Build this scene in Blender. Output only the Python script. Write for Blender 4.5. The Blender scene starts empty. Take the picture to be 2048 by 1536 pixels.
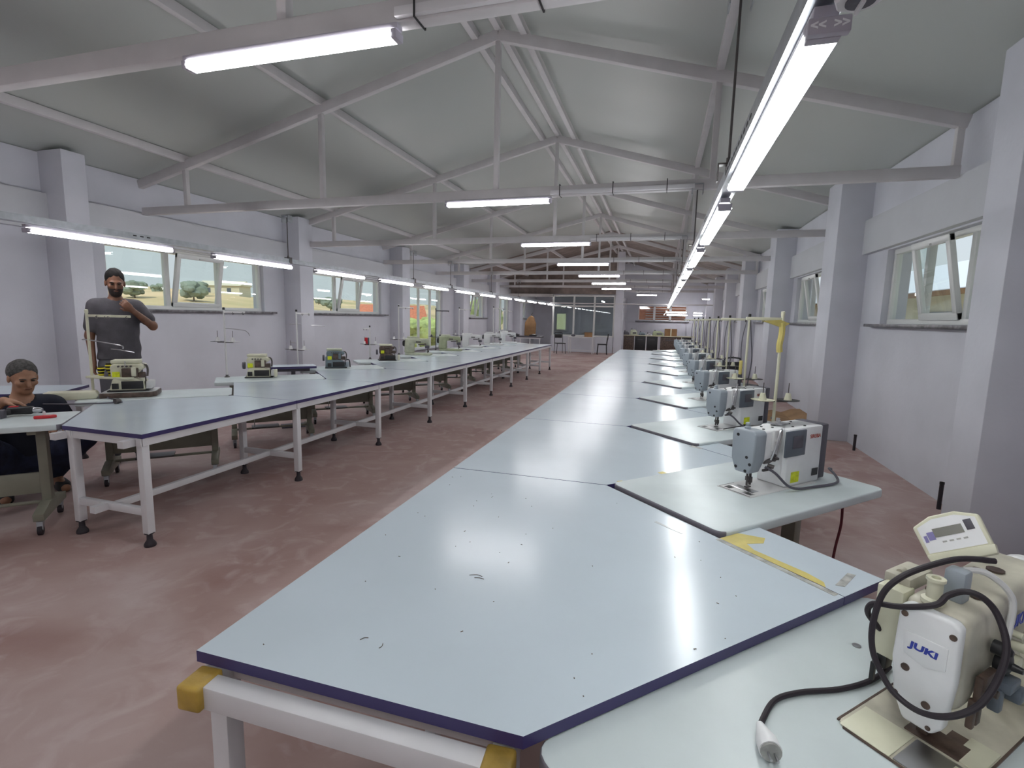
import bpy, bmesh, math, random
import numpy as np
from mathutils import Vector, Matrix
RND = random.Random(11)
SC = bpy.context.scene
COL = SC.collection
PI = math.pi
# ------------------------------------------------------------------ camera
CAMH, YAW, PITCH, ROLL, FPX = 1.5515, 0.2841, 0.1327, 0.0226, 1001.65
def cam_basis():
    cy, sy = math.cos(YAW), math.sin(YAW)
    r = Vector((cy, sy, 0)); fw = Vector((-sy, cy, 0)); up = Vector((0, 0, 1))
    f2 = fw * math.cos(PITCH) - up * math.sin(PITCH)
    u2 = up * math.cos(PITCH) + fw * math.sin(PITCH)
    return r * math.cos(ROLL) + u2 * math.sin(ROLL), u2 * math.cos(ROLL) - r * math.sin(ROLL), f2
cr, cu, cf = cam_basis()
cam = bpy.data.cameras.new('camera')
cam.sensor_width = 36; cam.lens = FPX / 2048 * 36; cam.clip_start = 0.02; cam.clip_end = 2000
camo = bpy.data.objects.new('camera', cam); COL.objects.link(camo)
camo.matrix_world = Matrix(((cr.x, cu.x, -cf.x, 0), (cr.y, cu.y, -cf.y, 0), (cr.z, cu.z, -cf.z, CAMH), (0, 0, 0, 1)))
SC.camera = camo
# ------------------------------------------------------------------ view, world, sun
SC.view_settings.view_transform = 'Standard'; SC.view_settings.look = 'None'
SC.view_settings.gamma = 1; SC.view_settings.use_curve_mapping = False
SC.view_settings.exposure = 0.0
LAMP = 27          # strength of the LED diffusers
W = bpy.data.worlds.new('hazy_sky'); SC.world = W; W.use_nodes = True
wn = W.node_tree; bg = wn.nodes['Background']
tc = wn.nodes.new('ShaderNodeTexCoord'); sp = wn.nodes.new('ShaderNodeSeparateXYZ'); rp = wn.nodes.new('ShaderNodeValToRGB')
wn.links.new(tc.outputs['Generated'], sp.inputs[0]); wn.links.new(sp.outputs['Z'], rp.inputs[0]); wn.links.new(rp.outputs[0], bg.inputs[0])
rp.color_ramp.elements[0].position = 0.0; rp.color_ramp.elements[0].color = (.62, .68, .70, 1)
rp.color_ramp.elements[1].position = 0.5; rp.color_ramp.elements[1].color = (.55, .68, .82, 1)
bg.inputs[1].default_value = 1.1
sun = bpy.data.lights.new('sun', 'SUN'); sun.energy = 2.4; sun.angle = 0.03; sun.color = (1, .95, .86)
suno = bpy.data.objects.new('sun', sun); COL.objects.link(suno)
suno.rotation_euler = (math.radians(38), 0, math.radians(8))   # from behind the camera, high
# ------------------------------------------------------------------ materials
def mat(name, col, rough=.5, metal=0., noise=None, bump=None, spec=None, col2=None, emit=None):
    m = bpy.data.materials.new(name); m.use_nodes = True
    nt = m.node_tree; b = nt.nodes['Principled BSDF']
    b.inputs['Base Color'].default_value = (*col, 1); b.inputs['Roughness'].default_value = rough
    b.inputs['Metallic'].default_value = metal
    if spec is not None: b.inputs['Specular IOR Level'].default_value = spec
    if emit:
        b.inputs['Emission Color'].default_value = (*emit[0], 1); b.inputs['Emission Strength'].default_value = emit[1]
    if noise or bump:
        t = nt.nodes.new('ShaderNodeTexCoord')
    if noise:
        sc_, amt = noise[0], noise[1]
        n = nt.nodes.new('ShaderNodeTexNoise'); n.inputs['Scale'].default_value = sc_; n.inputs['Detail'].default_value = 6
        nt.links.new(t.outputs['Object'], n.inputs['Vector'])
        r = nt.nodes.new('ShaderNodeValToRGB')
        c2 = col2 or tuple(max(0, c * (1 - amt)) for c in col); c1 = tuple(min(1, c * (1 + amt * .5)) for c in col)
        r.color_ramp.elements[0].position = .35; r.color_ramp.elements[0].color = (*c2, 1)
        r.color_ramp.elements[1].position = .65; r.color_ramp.elements[1].color = (*(c1 if not col2 else col), 1)
        nt.links.new(n.outputs['Fac'], r.inputs[0]); nt.links.new(r.outputs[0], b.inputs['Base Color'])
    if bump:
        n = nt.nodes.new('ShaderNodeTexNoise'); n.inputs['Scale'].default_value = bump[0]; n.inputs['Detail'].default_value = 4
        nt.links.new(t.outputs['Object'], n.inputs['Vector'])
        bm_ = nt.nodes.new('ShaderNodeBump'); bm_.inputs['Strength'].default_value = bump[1]; bm_.inputs['Distance'].default_value = .01
        nt.links.new(n.outputs['Fac'], bm_.inputs['Height']); nt.links.new(bm_.outputs[0], b.inputs['Normal'])
    return m
M = {}
M['wall'] = mat('wall_plaster', (.585, .59, .65), .75, noise=(1.3, .07), bump=(30, .12))
M['wall2'] = mat('beam_plaster', (.53, .54, .575), .75, noise=(1.1, .06), bump=(25, .12))
M['steel'] = mat('painted_steel_truss', (.56, .54, .55), .5, noise=(5, .05))
M['white'] = mat('white_powder_coat', (.66, .65, .67), .35, noise=(6, .04))
M['laminate'] = mat('white_laminate', (.57, .645, .71), .20, noise=(2.2, .04), spec=.5)
M['benchtop'] = mat('bench_laminate', (.60, .665, .675), .34, noise=(4, .07))
M['benchedge'] = mat('bench_edge_grey', (.18, .17, .20), .5)
M['navy'] = mat('navy_edge_band', (.045, .035, .13), .4)
M['black'] = mat('black_plastic', (.012, .012, .014), .4)
M['rubber'] = mat('black_rubber', (.02, .014, .02), .6)
M['steelm'] = mat('bright_metal', (.55, .55, .57), .28, 1.)
M['dmetal'] = mat('dark_metal', (.12, .11, .11), .4, .8)
M['beige'] = mat('beige_green_enamel', (.24, .235, .185), .45, noise=(5, .1))
M['cream'] = mat('cream_plastic', (.66, .65, .50), .4, noise=(9, .08))
M['creamdirty'] = mat('worn_cream_enamel', (.58, .55, .45), .38, noise=(7, .35), bump=(20, .05))
M['offwhite'] = mat('off_white_enamel', (.66, .66, .66), .35, noise=(7, .05))
M['jwhite'] = mat('white_enamel', (.80, .81, .82), .3, noise=(6, .08))
M['grey'] = mat('blue_grey_enamel', (.32, .36, .40), .35, noise=(8, .06))
M['panel'] = mat('slate_panel', (.10, .12, .15), .35)
M['dgrey'] = mat('charcoal_plastic', (.085, .08, .10), .5)
M['olive'] = mat('pale_olive_enamel', (.38, .42, .27), .4, noise=(10, .15))
M['greencream'] = mat('greenish_cream_enamel', (.50, .53, .40), .4, noise=(12, .2))
M['bluegrey'] = mat('teal_grey_enamel', (.16, .21, .24), .4, noise=(10, .15))
M['brownoil'] = mat('oily_brown_metal', (.10, .065, .05), .45, noise=(25, .5))
M['sticker'] = mat('yellow_sticker', (.75, .82, .02), .5, noise=(40, .2))
M['tapey'] = mat('yellow_masking_tape', (.62, .52, .16), .5, noise=(12, .15))
M['tapeb'] = mat('golden_brown_tape', (.42, .27, .05), .42, noise=(9, .45), bump=(30, .3))
M['tapeg'] = mat('grey_tape_residue', (.42, .42, .40), .7, noise=(30, .35))
M['tapet'] = mat('clear_tape', (.50, .53, .55), .25)
M['blue'] = mat('blue_tape', (.03, .22, .55), .5)
M['redtxt'] = mat('red_lettering', (.42, .06, .04), .5)
M['bluetxt'] = mat('blue_lettering', (.03, .05, .34), .4)
M['red'] = mat('red_plastic', (.55, .02, .03), .35)
M['maroon'] = mat('maroon_thread', (.10, .012, .02), .8, bump=(200, .4))
M['yellowthread'] = mat('yellow_thread', (.85, .75, .05), .7)
M['darkthread'] = mat('black_thread', (.03, .03, .01), .8)
M['card'] = mat('brown_cardboard', (.30, .17, .08), .8, noise=(4, .2))
M['stone'] = mat('dark_marble_sill', (.16, .15, .165), .35, noise=(14, .6))
M['pvc'] = mat('white_pvc', (.66, .67, .66), .35)
M['galv'] = mat('galvanised_steel', (.42, .44, .47), .35, .7, noise=(15, .15))
M['housing'] = mat('grey_lamp_housing', (.42, .40, .46), .4)
M['lcd'] = mat('olive_display', (.11, .11, .085), .2)
M['brownroof'] = mat('brown_roof_boards', (.22, .175, .155), .6, noise=(3, .3))  # brown of far roof and eave; also the painted darkness above the office
M['skin1'] = mat('tanned_skin', (.19, .085, .05), .5, noise=(20, .15))
M['skin2'] = mat('warm_skin', (.34, .175, .105), .5, noise=(20, .15))
M['hairdark'] = mat('black_hair', (.008, .007, .007), .9, bump=(120, .3), spec=.2)
M['hairgrey'] = mat('grey_hair', (.065, .062, .06), .85, noise=(60, .5), bump=(120, .4))
M['beard'] = mat('dark_beard', (.022, .014, .012), .8, bump=(150, .7))
M['tshirt'] = mat('grey_tshirt', (.075, .07, .082), .85, noise=(14, .15), bump=(14, .5))
M['trousers'] = mat('grey_trousers', (.11, .11, .125), .85, bump=(15, .5))
M['navyshirt'] = mat('navy_polo_shirt', (.010, .012, .025), .85, bump=(14, .4))
M['jeans'] = mat('dark_blue_jeans', (.016, .022, .055), .85, noise=(12, .4), bump=(18, .5))
M['eye'] = mat('eye', (.02, .015, .012), .3)
M['lip'] = mat('lip', (.16, .06, .045), .5)
M['shoe'] = mat('dark_shoe', (.02, .02, .022), .6)
M['grass'] = mat('dry_grass', (.70, .52, .30), .95, noise=(.05, .3), col2=(.42, .36, .17))
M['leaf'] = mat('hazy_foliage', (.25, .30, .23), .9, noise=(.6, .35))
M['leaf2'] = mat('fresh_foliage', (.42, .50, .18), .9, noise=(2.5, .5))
M['tile'] = mat('terracotta_roof_tile', (.62, .20, .10), .7, noise=(8, .2))
M['roofw'] = mat('white_roof_sheet', (.85, .88, .92), .4)
M['teal'] = mat('teal_paint', (.08, .30, .34), .6)
M['sand'] = mat('cream_render', (.62, .58, .44), .8)
M['bark'] = mat('bark', (.12, .08, .05), .9)
M['salmon'] = mat('salmon_shutter', (.85, .36, .22), .6, noise=(9, .1))
M['lamp'] = mat('led_diffuser', (.9, .9, .9), .4, emit=((1., .985, 1.), LAMP))
M['lampr'] = mat('led_diffuser_cool', (.9, .9, .9), .4, emit=((.97, 1., 1.), LAMP))
# perforated / ribbed materials that need their own nodes
def floor_mat():
    m = bpy.data.materials.new('dusty_red_concrete'); m.use_nodes = True; nt = m.node_tree; b = nt.nodes['Principled BSDF']
    t = nt.nodes.new('ShaderNodeTexCoord')
    def nz(scale, det=8, dist=0.):
        n = nt.nodes.new('ShaderNodeTexNoise'); n.inputs['Scale'].default_value = scale; n.inputs['Detail'].default_value = det
        n.inputs['Distortion'].default_value = dist; nt.links.new(t.outputs['Object'], n.inputs['Vector']); return n
    a = nz(.9, 9, .6); r = nt.nodes.new('ShaderNodeValToRGB'); nt.links.new(a.outputs['Fac'], r.inputs[0])
    e = r.color_ramp.elements
    e[0].position = .32; e[0].color = (.30, .175, .16, 1); e[1].position = .70; e[1].color = (.47, .37, .35, 1)
    x = e.new(.50); x.color = (.385, .265, .245, 1)
    # pale dust scuffs
    c = nz(4.5, 10, 1.2); r2 = nt.nodes.new('ShaderNodeValToRGB'); nt.links.new(c.outputs['Fac'], r2.inputs[0])
    r2.color_ramp.elements[0].position = .50; r2.color_ramp.elements[0].color = (0, 0, 0, 1)
    r2.color_ramp.elements[1].position = .78; r2.color_ramp.elements[1].color = (.6, .6, .6, 1)
    mx = nt.nodes.new('ShaderNodeMixRGB'); nt.links.new(r2.outputs[0], mx.inputs[0]); nt.links.new(r.outputs[0], mx.inputs[1]); mx.inputs[2].default_value = (.55, .46, .45, 1)
    nt.links.new(mx.outputs[0], b.inputs['Base Color'])
    b.inputs['Roughness'].default_value = .62
    bp = nt.nodes.new('ShaderNodeBump'); bp.inputs['Strength'].default_value = .15; bp.inputs['Distance'].default_value = .01
    d = nz(35); nt.links.new(d.outputs['Fac'], bp.inputs['Height']); nt.links.new(bp.outputs[0], b.inputs['Normal'])
    return m
M['floor'] = floor_mat()
def roof_mat():
    m = bpy.data.materials.new('ribbed_roof_panel'); m.use_nodes = True; nt = m.node_tree; b = nt.nodes['Principled BSDF']
    t = nt.nodes.new('ShaderNodeTexCoord'); mp = nt.nodes.new('ShaderNodeMapping'); nt.links.new(t.outputs['Object'], mp.inputs[0])
    w = nt.nodes.new('ShaderNodeTexWave'); w.bands_direction = 'Y'; w.inputs['Scale'].default_value = .32; w.wave_profile = 'SIN'
    nt.links.new(mp.outputs[0], w.inputs['Vector'])
    n = nt.nodes.new('ShaderNodeTexNoise'); n.inputs['Scale'].default_value = .7; nt.links.new(mp.outputs[0], n.inputs['Vector'])
    r = nt.nodes.new('ShaderNodeValToRGB'); nt.links.new(n.outputs['Fac'], r.inputs[0])
    r.color_ramp.elements[0].color = (.385, .415, .40, 1); r.color_ramp.elements[1].color = (.44, .455, .43, 1)
    nt.links.new(r.outputs[0], b.inputs['Base Color'])
    b.inputs['Roughness'].default_value = .38; b.inputs['Metallic'].default_value = .0
    bp = nt.nodes.new('ShaderNodeBump'); bp.inputs['Strength'].default_value = .25; bp.inputs['Distance'].default_value = .02
    nt.links.new(w.outputs['Fac'], bp.inputs['Height']); nt.links.new(bp.outputs[0], b.inputs['Normal'])
    return m
M['roof'] = roof_mat()
def glass_mat(name='window_glass', tint=(.97, 1, .99), refl=.09):
    m = bpy.data.materials.new(name); m.use_nodes = True; nt = m.node_tree
    for n in list(nt.nodes):
        if n.type == 'BSDF_PRINCIPLED': nt.nodes.remove(n)
    o = [n for n in nt.nodes if n.type == 'OUTPUT_MATERIAL'][0]
    tr = nt.nodes.new('ShaderNodeBsdfTransparent'); tr.inputs[0].default_value = (*tint, 1)
    gl = nt.nodes.new('ShaderNodeBsdfGlossy'); gl.inputs['Roughness'].default_value = .015
    lw = nt.nodes.new('ShaderNodeLayerWeight'); lw.inputs['Blend'].default_value = .5
    pw = nt.nodes.new('ShaderNodeMath'); pw.operation = 'POWER'; pw.inputs[1].default_value = 4.5; nt.links.new(lw.outputs['Facing'], pw.inputs[0])
    mr = nt.nodes.new('ShaderNodeMapRange'); mr.inputs[3].default_value = refl * .5; mr.inputs[4].default_value = .95
    nt.links.new(pw.outputs[0], mr.inputs[0])
    mx = nt.nodes.new('ShaderNodeMixShader'); nt.links.new(mr.outputs[0], mx.inputs[0]); nt.links.new(tr.outputs[0], mx.inputs[1]); nt.links.new(gl.outputs[0], mx.inputs[2])
    nt.links.new(mx.outputs[0], o.inputs[0]); return m
M['glass'] = glass_mat()
M['glassd'] = glass_mat('office_glass', (.78, .84, .84), .12)
# ------------------------------------------------------------------ mesh helpers
class MB:
    def __init__(s): s.bm = bmesh.new()
    def _fin(s, ret, m, T=None, bev=0, seg=2):
        vs = ret
        fs = list({f for v in vs for f in v.link_faces})
        for f in fs: f.material_index = m
        if bev > 0:
            es = list({e for v in vs for e in v.link_edges if len(e.link_faces) == 2 and e.calc_face_angle(0) > .5})
            r = bmesh.ops.bevel(s.bm, geom=es, offset=bev, segments=seg, affect='EDGES', profile=.5, clamp_overlap=True)
            vs = list({v for f in r['faces'] for v in f.verts} | {v for v in vs if v.is_valid})
            for f in {f for v in vs for f in v.link_faces}: f.material_index = m
            # every vertex linked to those
            st = list(vs); seen = set(st)
            while st:
                v = st.pop()
                for e in v.link_edges:
                    w = e.other_vert(v)
                    if w not in seen: seen.add(w); st.append(w)
            vs = list(seen)
        if T is not None: bmesh.ops.transform(s.bm, matrix=T, verts=vs)
        return s
    def box(s, c, d, m=0, T=None, bev=0, rz=0, seg=2):
        r = bmesh.ops.create_cube(s.bm, size=1)['verts']
        for v in r: v.co = Vector((v.co.x * d[0], v.co.y * d[1], v.co.z * d[2]))
        X = Matrix.Translation(c) @ Matrix.Rotation(rz, 4, 'Z')
        if T is not None: X = T @ X
        return s._fin(r, m, X, bev, seg)
    def prism(s, pts, a, b, plane='xy', m=0, T=None, bev=0, seg=2):
        def P(p, h):
            return {'xy': (p[0], p[1], h), 'xz': (p[0], h, p[1]), 'yz': (h, p[0], p[1])}[plane]
        lo = [s.bm.verts.new(P(p, a)) for p in pts]; hi = [s.bm.verts.new(P(p, b)) for p in pts]
        n = len(pts)
        fs = [s.bm.faces.new(lo), s.bm.faces.new(hi)]
        for i in range(n): fs.append(s.bm.faces.new((lo[i], lo[(i + 1) % n], hi[(i + 1) % n], hi[i])))
        bmesh.ops.recalc_face_normals(s.bm, faces=fs)
        return s._fin(lo + hi, m, T, bev, seg)
    def cyl(s, p0, p1, r0, r1=None, seg=14, m=0, T=None, cap=True):
        r1 = r0 if r1 is None else r1
        p0, p1 = Vector(p0), Vector(p1); d = (p1 - p0)
        q = Vector((0, 0, 1)).rotation_difference(d.normalized()).to_matrix()
        A = []; B = []
        for i in range(seg):
            a = 2 * PI * i / seg; u = q @ Vector((math.cos(a), math.sin(a), 0))
            A.append(s.bm.verts.new(p0 + u * r0)); B.append(s.bm.verts.new(p1 + u * r1))
        fs = []
        for i in range(seg): fs.append(s.bm.faces.new((A[i], A[(i + 1) % seg], B[(i + 1) % seg], B[i])))
        if cap: fs += [s.bm.faces.new(A[::-1]), s.bm.faces.new(B)]
        return s._fin(A + B, m, T)
    def lathe(s, prof, c=(0, 0, 0), seg=18, m=0, T=None):
        rings = []
        for r, z in prof:
            rings.append([s.bm.verts.new((c[0] + r * math.cos(2 * PI * i / seg), c[1] + r * math.sin(2 * PI * i / seg), c[2] + z)) for i in range(seg)])
        for a, b in zip(rings, rings[1:]):
            for i in range(seg): s.bm.faces.new((a[i], a[(i + 1) % seg], b[(i + 1) % seg], b[i]))
        s.bm.faces.new(rings[0][::-1]); s.bm.faces.new(rings[-1])
        return s._fin([v for r in rings for v in r], m, T)
    def tube(s, pts, r, seg=8, m=0, T=None, sm=0):
        P = [Vector(p) for p in pts]
        if sm:
            Q = []
            for i in range(len(P) - 1):
                a = P[max(i - 1, 0)]; b = P[i]; c = P[i + 1]; d = P[min(i + 2, len(P) - 1)]
                for k in range(sm):
                    t = k / sm
                    Q.append(.5 * ((2 * b) + (c - a) * t + (2 * a - 5 * b + 4 * c - d) * t * t + (3 * b - a - 3 * c + d) * t ** 3))
            P = Q + [P[-1]]
        rings = []; up = None
        for i, p in enumerate(P):
            d = (P[min(i + 1, len(P) - 1)] - P[max(i - 1, 0)]).normalized()
            if up is None: up = d.orthogonal().normalized()
            up = (up - d * up.dot(d)); up = up.normalized() if up.length > 1e-6 else d.orthogonal().normalized()
            w = d.cross(up)
            rings.append([s.bm.verts.new(p + (up * math.cos(2 * PI * k / seg) + w * math.sin(2 * PI * k / seg)) * r) for k in range(seg)])
        for a, b in zip(rings, rings[1:]):
            for i in range(seg): s.bm.faces.new((a[i], a[(i + 1) % seg], b[(i + 1) % seg], b[i]))
        s.bm.faces.new(rings[0][::-1]); s.bm.faces.new(rings[-1])
        return s._fin([v for g in rings for v in g], m, T)
    def ball(s, c, d, m=0, T=None, seg=12):
        r = bmesh.ops.create_uvsphere(s.bm, u_segments=seg, v_segments=max(6, seg * 2 // 3), radius=1)['verts']
        for v in r: v.co = Vector((v.co.x * d[0], v.co.y * d[1], v.co.z * d[2]))
        X = Matrix.Translation(c)
        if T is not None: X = T @ X
        return s._fin(r, m, X)
    def build(s, name, mats, parent=None, smooth=True):
        me = bpy.data.meshes.new(name); bmesh.ops.recalc_face_normals(s.bm, faces=s.bm.faces[:])
        s.bm.to_mesh(me); s.bm.free()
        for x in (mats if isinstance(mats, (list, tuple)) else [mats]): me.materials.append(M[x])
        if smooth:
            me.polygons.foreach_set('use_smooth', [True] * len(me.polygons)); me.set_sharp_from_angle(angle=.6)
        o = bpy.data.objects.new(name, me); COL.objects.link(o)
        if parent is not None: o.parent = parent
        return o
def tag(o, label, cat, group=None, kind=None):
    if label: o['label'] = label
    if cat: o['category'] = cat
    if group: o['group'] = group
    if kind: o['kind'] = kind
    return o
def empty(name, loc=(0, 0, 0), rz=0):
    o = bpy.data.objects.new(name, None); o.location = loc; o.rotation_euler = (0, 0, rz); o.empty_display_size = .1
    COL.objects.link(o); return o
def thing(name, label, cat, loc=(0, 0, 0), rz=0, group=None):
    return tag(empty(name, loc, rz), label, cat, group)
def kids(o): return [c for c in bpy.data.objects if c.parent is o]
def dup(root, loc, rz=None, label=None):
    r = root.copy(); COL.objects.link(r); r.location = loc
    if rz is not None: r.rotation_euler = (0, 0, rz)
    if label: r['label'] = label
    for c in kids(root):
        d = c.copy(); COL.objects.link(d); d.parent = r
        for g in kids(c):
            h = g.copy(); COL.objects.link(h); h.parent = d
    return r
def struct(o, label=None):
    o['kind'] = 'structure'
    if label: o['label'] = label
    return o
def text_mesh(s, size, ext=.0006, bold=0.):
    cu_ = bpy.data.curves.new('lettering', 'FONT'); cu_.body = s; cu_.size = size; cu_.extrude = ext; cu_.offset = bold
    cu_.align_x = 'CENTER'; cu_.align_y = 'CENTER'
    o = bpy.data.objects.new('lettering', cu_); COL.objects.link(o)
    dg = bpy.context.evaluated_depsgraph_get(); me = bpy.data.meshes.new_from_object(o.evaluated_get(dg))
    bpy.data.objects.remove(o); return me
def text_obj(name, s, size, matn, parent, Mx, bold=0., shear=0., sx=1.):
    me = text_mesh(s, size, bold=bold)
    S = Matrix(((sx, shear, 0, 0), (0, 1, 0, 0), (0, 0, 1, 0), (0, 0, 0, 1)))
    me.transform(Mx @ S); me.materials.clear(); me.materials.append(M[matn])
    o = bpy.data.objects.new(name, me); COL.objects.link(o); o.parent = parent; return o
def rows(x, y, z, o):       # matrix from axes + origin
    return Matrix(((x[0], y[0], z[0], o[0]), (x[1], y[1], z[1], o[1]), (x[2], y[2], z[2], o[2]), (0, 0, 0, 1)))
M["purple"]=mat("violet_keys",(.22,.20,.42),.4)
M["window_curtain"]=mat("pale_yellow_curtain",(.62,.64,.40),.7,emit=((.9,1,.6),.35))  # curtain emits by itself, standing in for daylight through it
# ------------------------------------------------------------------ room shell
RX, LX = 2.48, -7.1
def wallx(name, xa, xb, y0, y1, z1, holes):
    b = MB(); cx = (xa + xb) / 2; w = abs(xb - xa)
    cur = y0
    for (a, c, za, zb) in sorted(holes):
        if a > cur: b.box((cx, (cur + a) / 2, z1 / 2), (w, a - cur, z1))
        b.box((cx, (a + c) / 2, za / 2), (w, c - a, za)); b.box((cx, (a + c) / 2, (zb + z1) / 2), (w, c - a, z1 - zb)); cur = c
    b.box((cx, (cur + y1) / 2, z1 / 2), (w, y1 - cur, z1))
    return struct(b.build(name, 'wall', smooth=False))
RW = [(4.6, 6.95, 1.57, 2.42), (8.6, 11.0, 1.57, 2.42), (12.4, 14.7, 1.57, 2.42), (16.4, 18.5, 1.57, 2.42)]
LW = [(4.98, 7.75, 1.55, 2.44), (9.05, 11.85, 1.55, 2.42), (13.35, 15.75, .50, 2.42), (18.3, 19.95, 1.50, 2.42), (21.4, 23.5, .9, 2.42), (25.6, 26.7, 1.5, 2.42), (29.6, 31.2, 1.5, 2.42)]
wallx('wall_right', RX, RX + .25, -8, 33, 3.38, RW)
wallx('wall_left', LX - .25, LX, -8, 33, 3.34, LW)
b = MB(); b.box((-2.3, 12.5, -.06), (10.2, 41.5, .12)); struct(b.build('floor', 'floor', smooth=False))
# roof: two slopes with thickness
AX, AZ, SL, SR = -1.823, 4.63, .2428, .2857
def roofz(x): return AZ - (SL * (AX - x) if x < AX else SR * (x - AX))
def roof(name, y0, y1, m):
    b = MB()
    for xa, xb in ((-7.6, AX), (AX, 2.95)):
        b.prism([(xa, roofz(xa)), (xb, roofz(xb)), (xb, roofz(xb) + .06), (xa, roofz(xa) + .06)], y0, y1, 'xz')
    return struct(b.build(name, m, smooth=False))
roof('ceiling', -8, 18.2, 'roof'); roof('ceiling', 18.2, 33.2, 'brownroof')  # far stretch in a darker brown
b = MB(); b.box((-2.3, -8.1, 2.4), (10.4, .2, 4.8)); struct(b.build('wall_front', 'wall', smooth=False))
# far wall with window hole
b = MB(); Yf = 28.6
for c, d in (((-4.38, Yf + .1, 2.4), (6.3, .2, 4.8)), ((2.05, Yf + .1, 2.4), (1.5, .2, 4.8)), ((.04, Yf + .1, .76), (2.56, .2, 1.52)), ((.04, Yf + .1, 3.6), (2.56, .2, 2.5))): b.box(c, d)
struct(b.build('wall_back', 'wall', smooth=False))
# ring beams
b = MB(); b.box((2.49, 12.3, 2.648), (.16, 41, .424)); struct(b.build('trim_1', 'wall2', smooth=False))
b = MB(); b.box((-7.09, 12.3, 2.66), (.16, 41, .42)); struct(b.build('trim_2', 'wall2', smooth=False))
# columns
def column(n, xa, xb, y0, y1):
    b = MB(); z = min(roofz(xa), roofz(xb)) + .03
    b.box(((xa + xb) / 2, (y0 + y1) / 2, z / 2), (abs(xb - xa), y1 - y0, z), bev=.008); struct(b.build('trim_%d' % n, 'wall'))
n = 3
for y0, y1 in ((.3, .7), (4.06, 4.4), (7.55, 8.08), (11.3, 11.9), (15.15, 15.8), (19, 19.6), (22.8, 23.4), (26.6, 27.2)): column(n, 2.11, 2.6, y0, y1); n += 1
for y0, y1 in ((.2, .6), (4.32, 4.58), (8.28, 8.66), (12.3, 12.72), (16.7, 17.2), (20.3, 20.8), (24.2, 24.7)): column(n, -6.72, -7.2, y0, y1); n += 1
# office partition at the far left: low wall, pier, gable panel coloured dark for missing light, far passage wall
b = MB(); b.box((-3.5, 23.5, .36), (2.85, .12, .72)); b.box((-1.86, 23.5, 2.28), (.34, .3, 4.56))
struct(b.build('wall_office', 'wall', smooth=False))
b = MB(); b.box((-1.9, 26.1, 1.35), (.1, 5.0, 2.7)); b.box((-4.97, 26.1, .36), (.1, 5.0, .72)); struct(b.build('wall_office_side', 'wall', smooth=False))
b = MB(); b.prism([(-7.1, 2.68), (-2.02, 2.68), (-2.02, 4.55), (-7.1, 3.34)], 23.46, 23.54, 'xz'); struct(b.build('wall_gable', 'brownroof', smooth=False))  # dark brown stands in for the unlit wall above the partition
# window builder (side = +1: wall at right, inner side faces -x; side = -1 left)
def window(n, x, y0, y1, z0, z1, side, mull, sash=(), label=None):
    root = struct(empty('window_%d' % n, (x, 0, 0)), label)
    b = MB(); t = .055; d = .07
    for c, s in (((0, (y0 + y1) / 2, z0 + t / 2), (d, y1 - y0, t)), ((0, (y0 + y1) / 2, z1 - t / 2), (d, y1 - y0, t)),
                 ((0, y0 + t / 2, (z0 + z1) / 2), (d - .002, t, z1 - z0)), ((0, y1 - t / 2, (z0 + z1) / 2), (d - .002, t, z1 - z0))): b.box(c, s, bev=.006)
    for my in mull: b.box((0, my, (z0 + z1) / 2), (d - .004, .07, z1 - z0 - .02), bev=.006)
    b.build('frame', 'pvc', root)
    es = [y0] + list(mull) + [y1]
    for i in range(len(es) - 1):
        a, c = es[i] + .04, es[i + 1] - .04; w = c - a; h = z1 - z0 - .08; cy = (a + c) / 2
        if i in sash:
            ang = math.radians(11) * side
            T = Matrix.Translation((-side * .035, cy, z0 + .045)) @ Matrix.Rotation(-ang, 4, 'Y')
            s_ = MB(); f = .07
            for cc, ss in (((0, 0, f / 2), (.05, w, f)), ((0, 0, h - f / 2), (.05, w, f)), ((0, -w / 2 + f / 2, h / 2), (.049, f, h)), ((0, w / 2 - f / 2, h / 2), (.049, f, h))): s_.box(cc, ss, T=T, bev=.008)
            so = s_.build('sash', 'pvc', root)
            g = MB(); g.box((0, 0, h / 2), (.008, w - 2 * f + .01, h - 2 * f + .01), T=T); g.build('pane', 'glass', so, smooth=False)
            k = MB(); k.box((-side * .035, 0, h - .05), (.02, .10, .02), T=T, bev=.004); k.build('handle', 'pvc', so)
        else:
            g = MB(); g.box((0, cy, (z0 + z1) / 2), (.008, w + .01, h + .01)); g.build('pane', 'glass', root, smooth=False)
    k = MB(); k.box((-side * .08, (y0 + y1) / 2 + .05, z0 - .02), (.22, y1 - y0 + .35, .035), bev=.005); k.build('sill', 'stone', root)
    return root
def thirds(a, c): return (a + (c - a) / 3, a + 2 * (c - a) / 3)
for i, (a, c, za, zb) in enumerate(RW): window(i + 1, RX + .10, a, c, za, zb, 1, thirds(a, c), (1,), None)
for i, (a, c, za, zb) in enumerate(LW):
    tall = i in (2, 4)
    window(i + 5, LX - .10, a, c, za, zb, -1, thirds(a, c) if i < 3 else ((a + c) / 2,), (1,) if i in (0, 1) else ((0,) if i in (3, 5) else ()))
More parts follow.
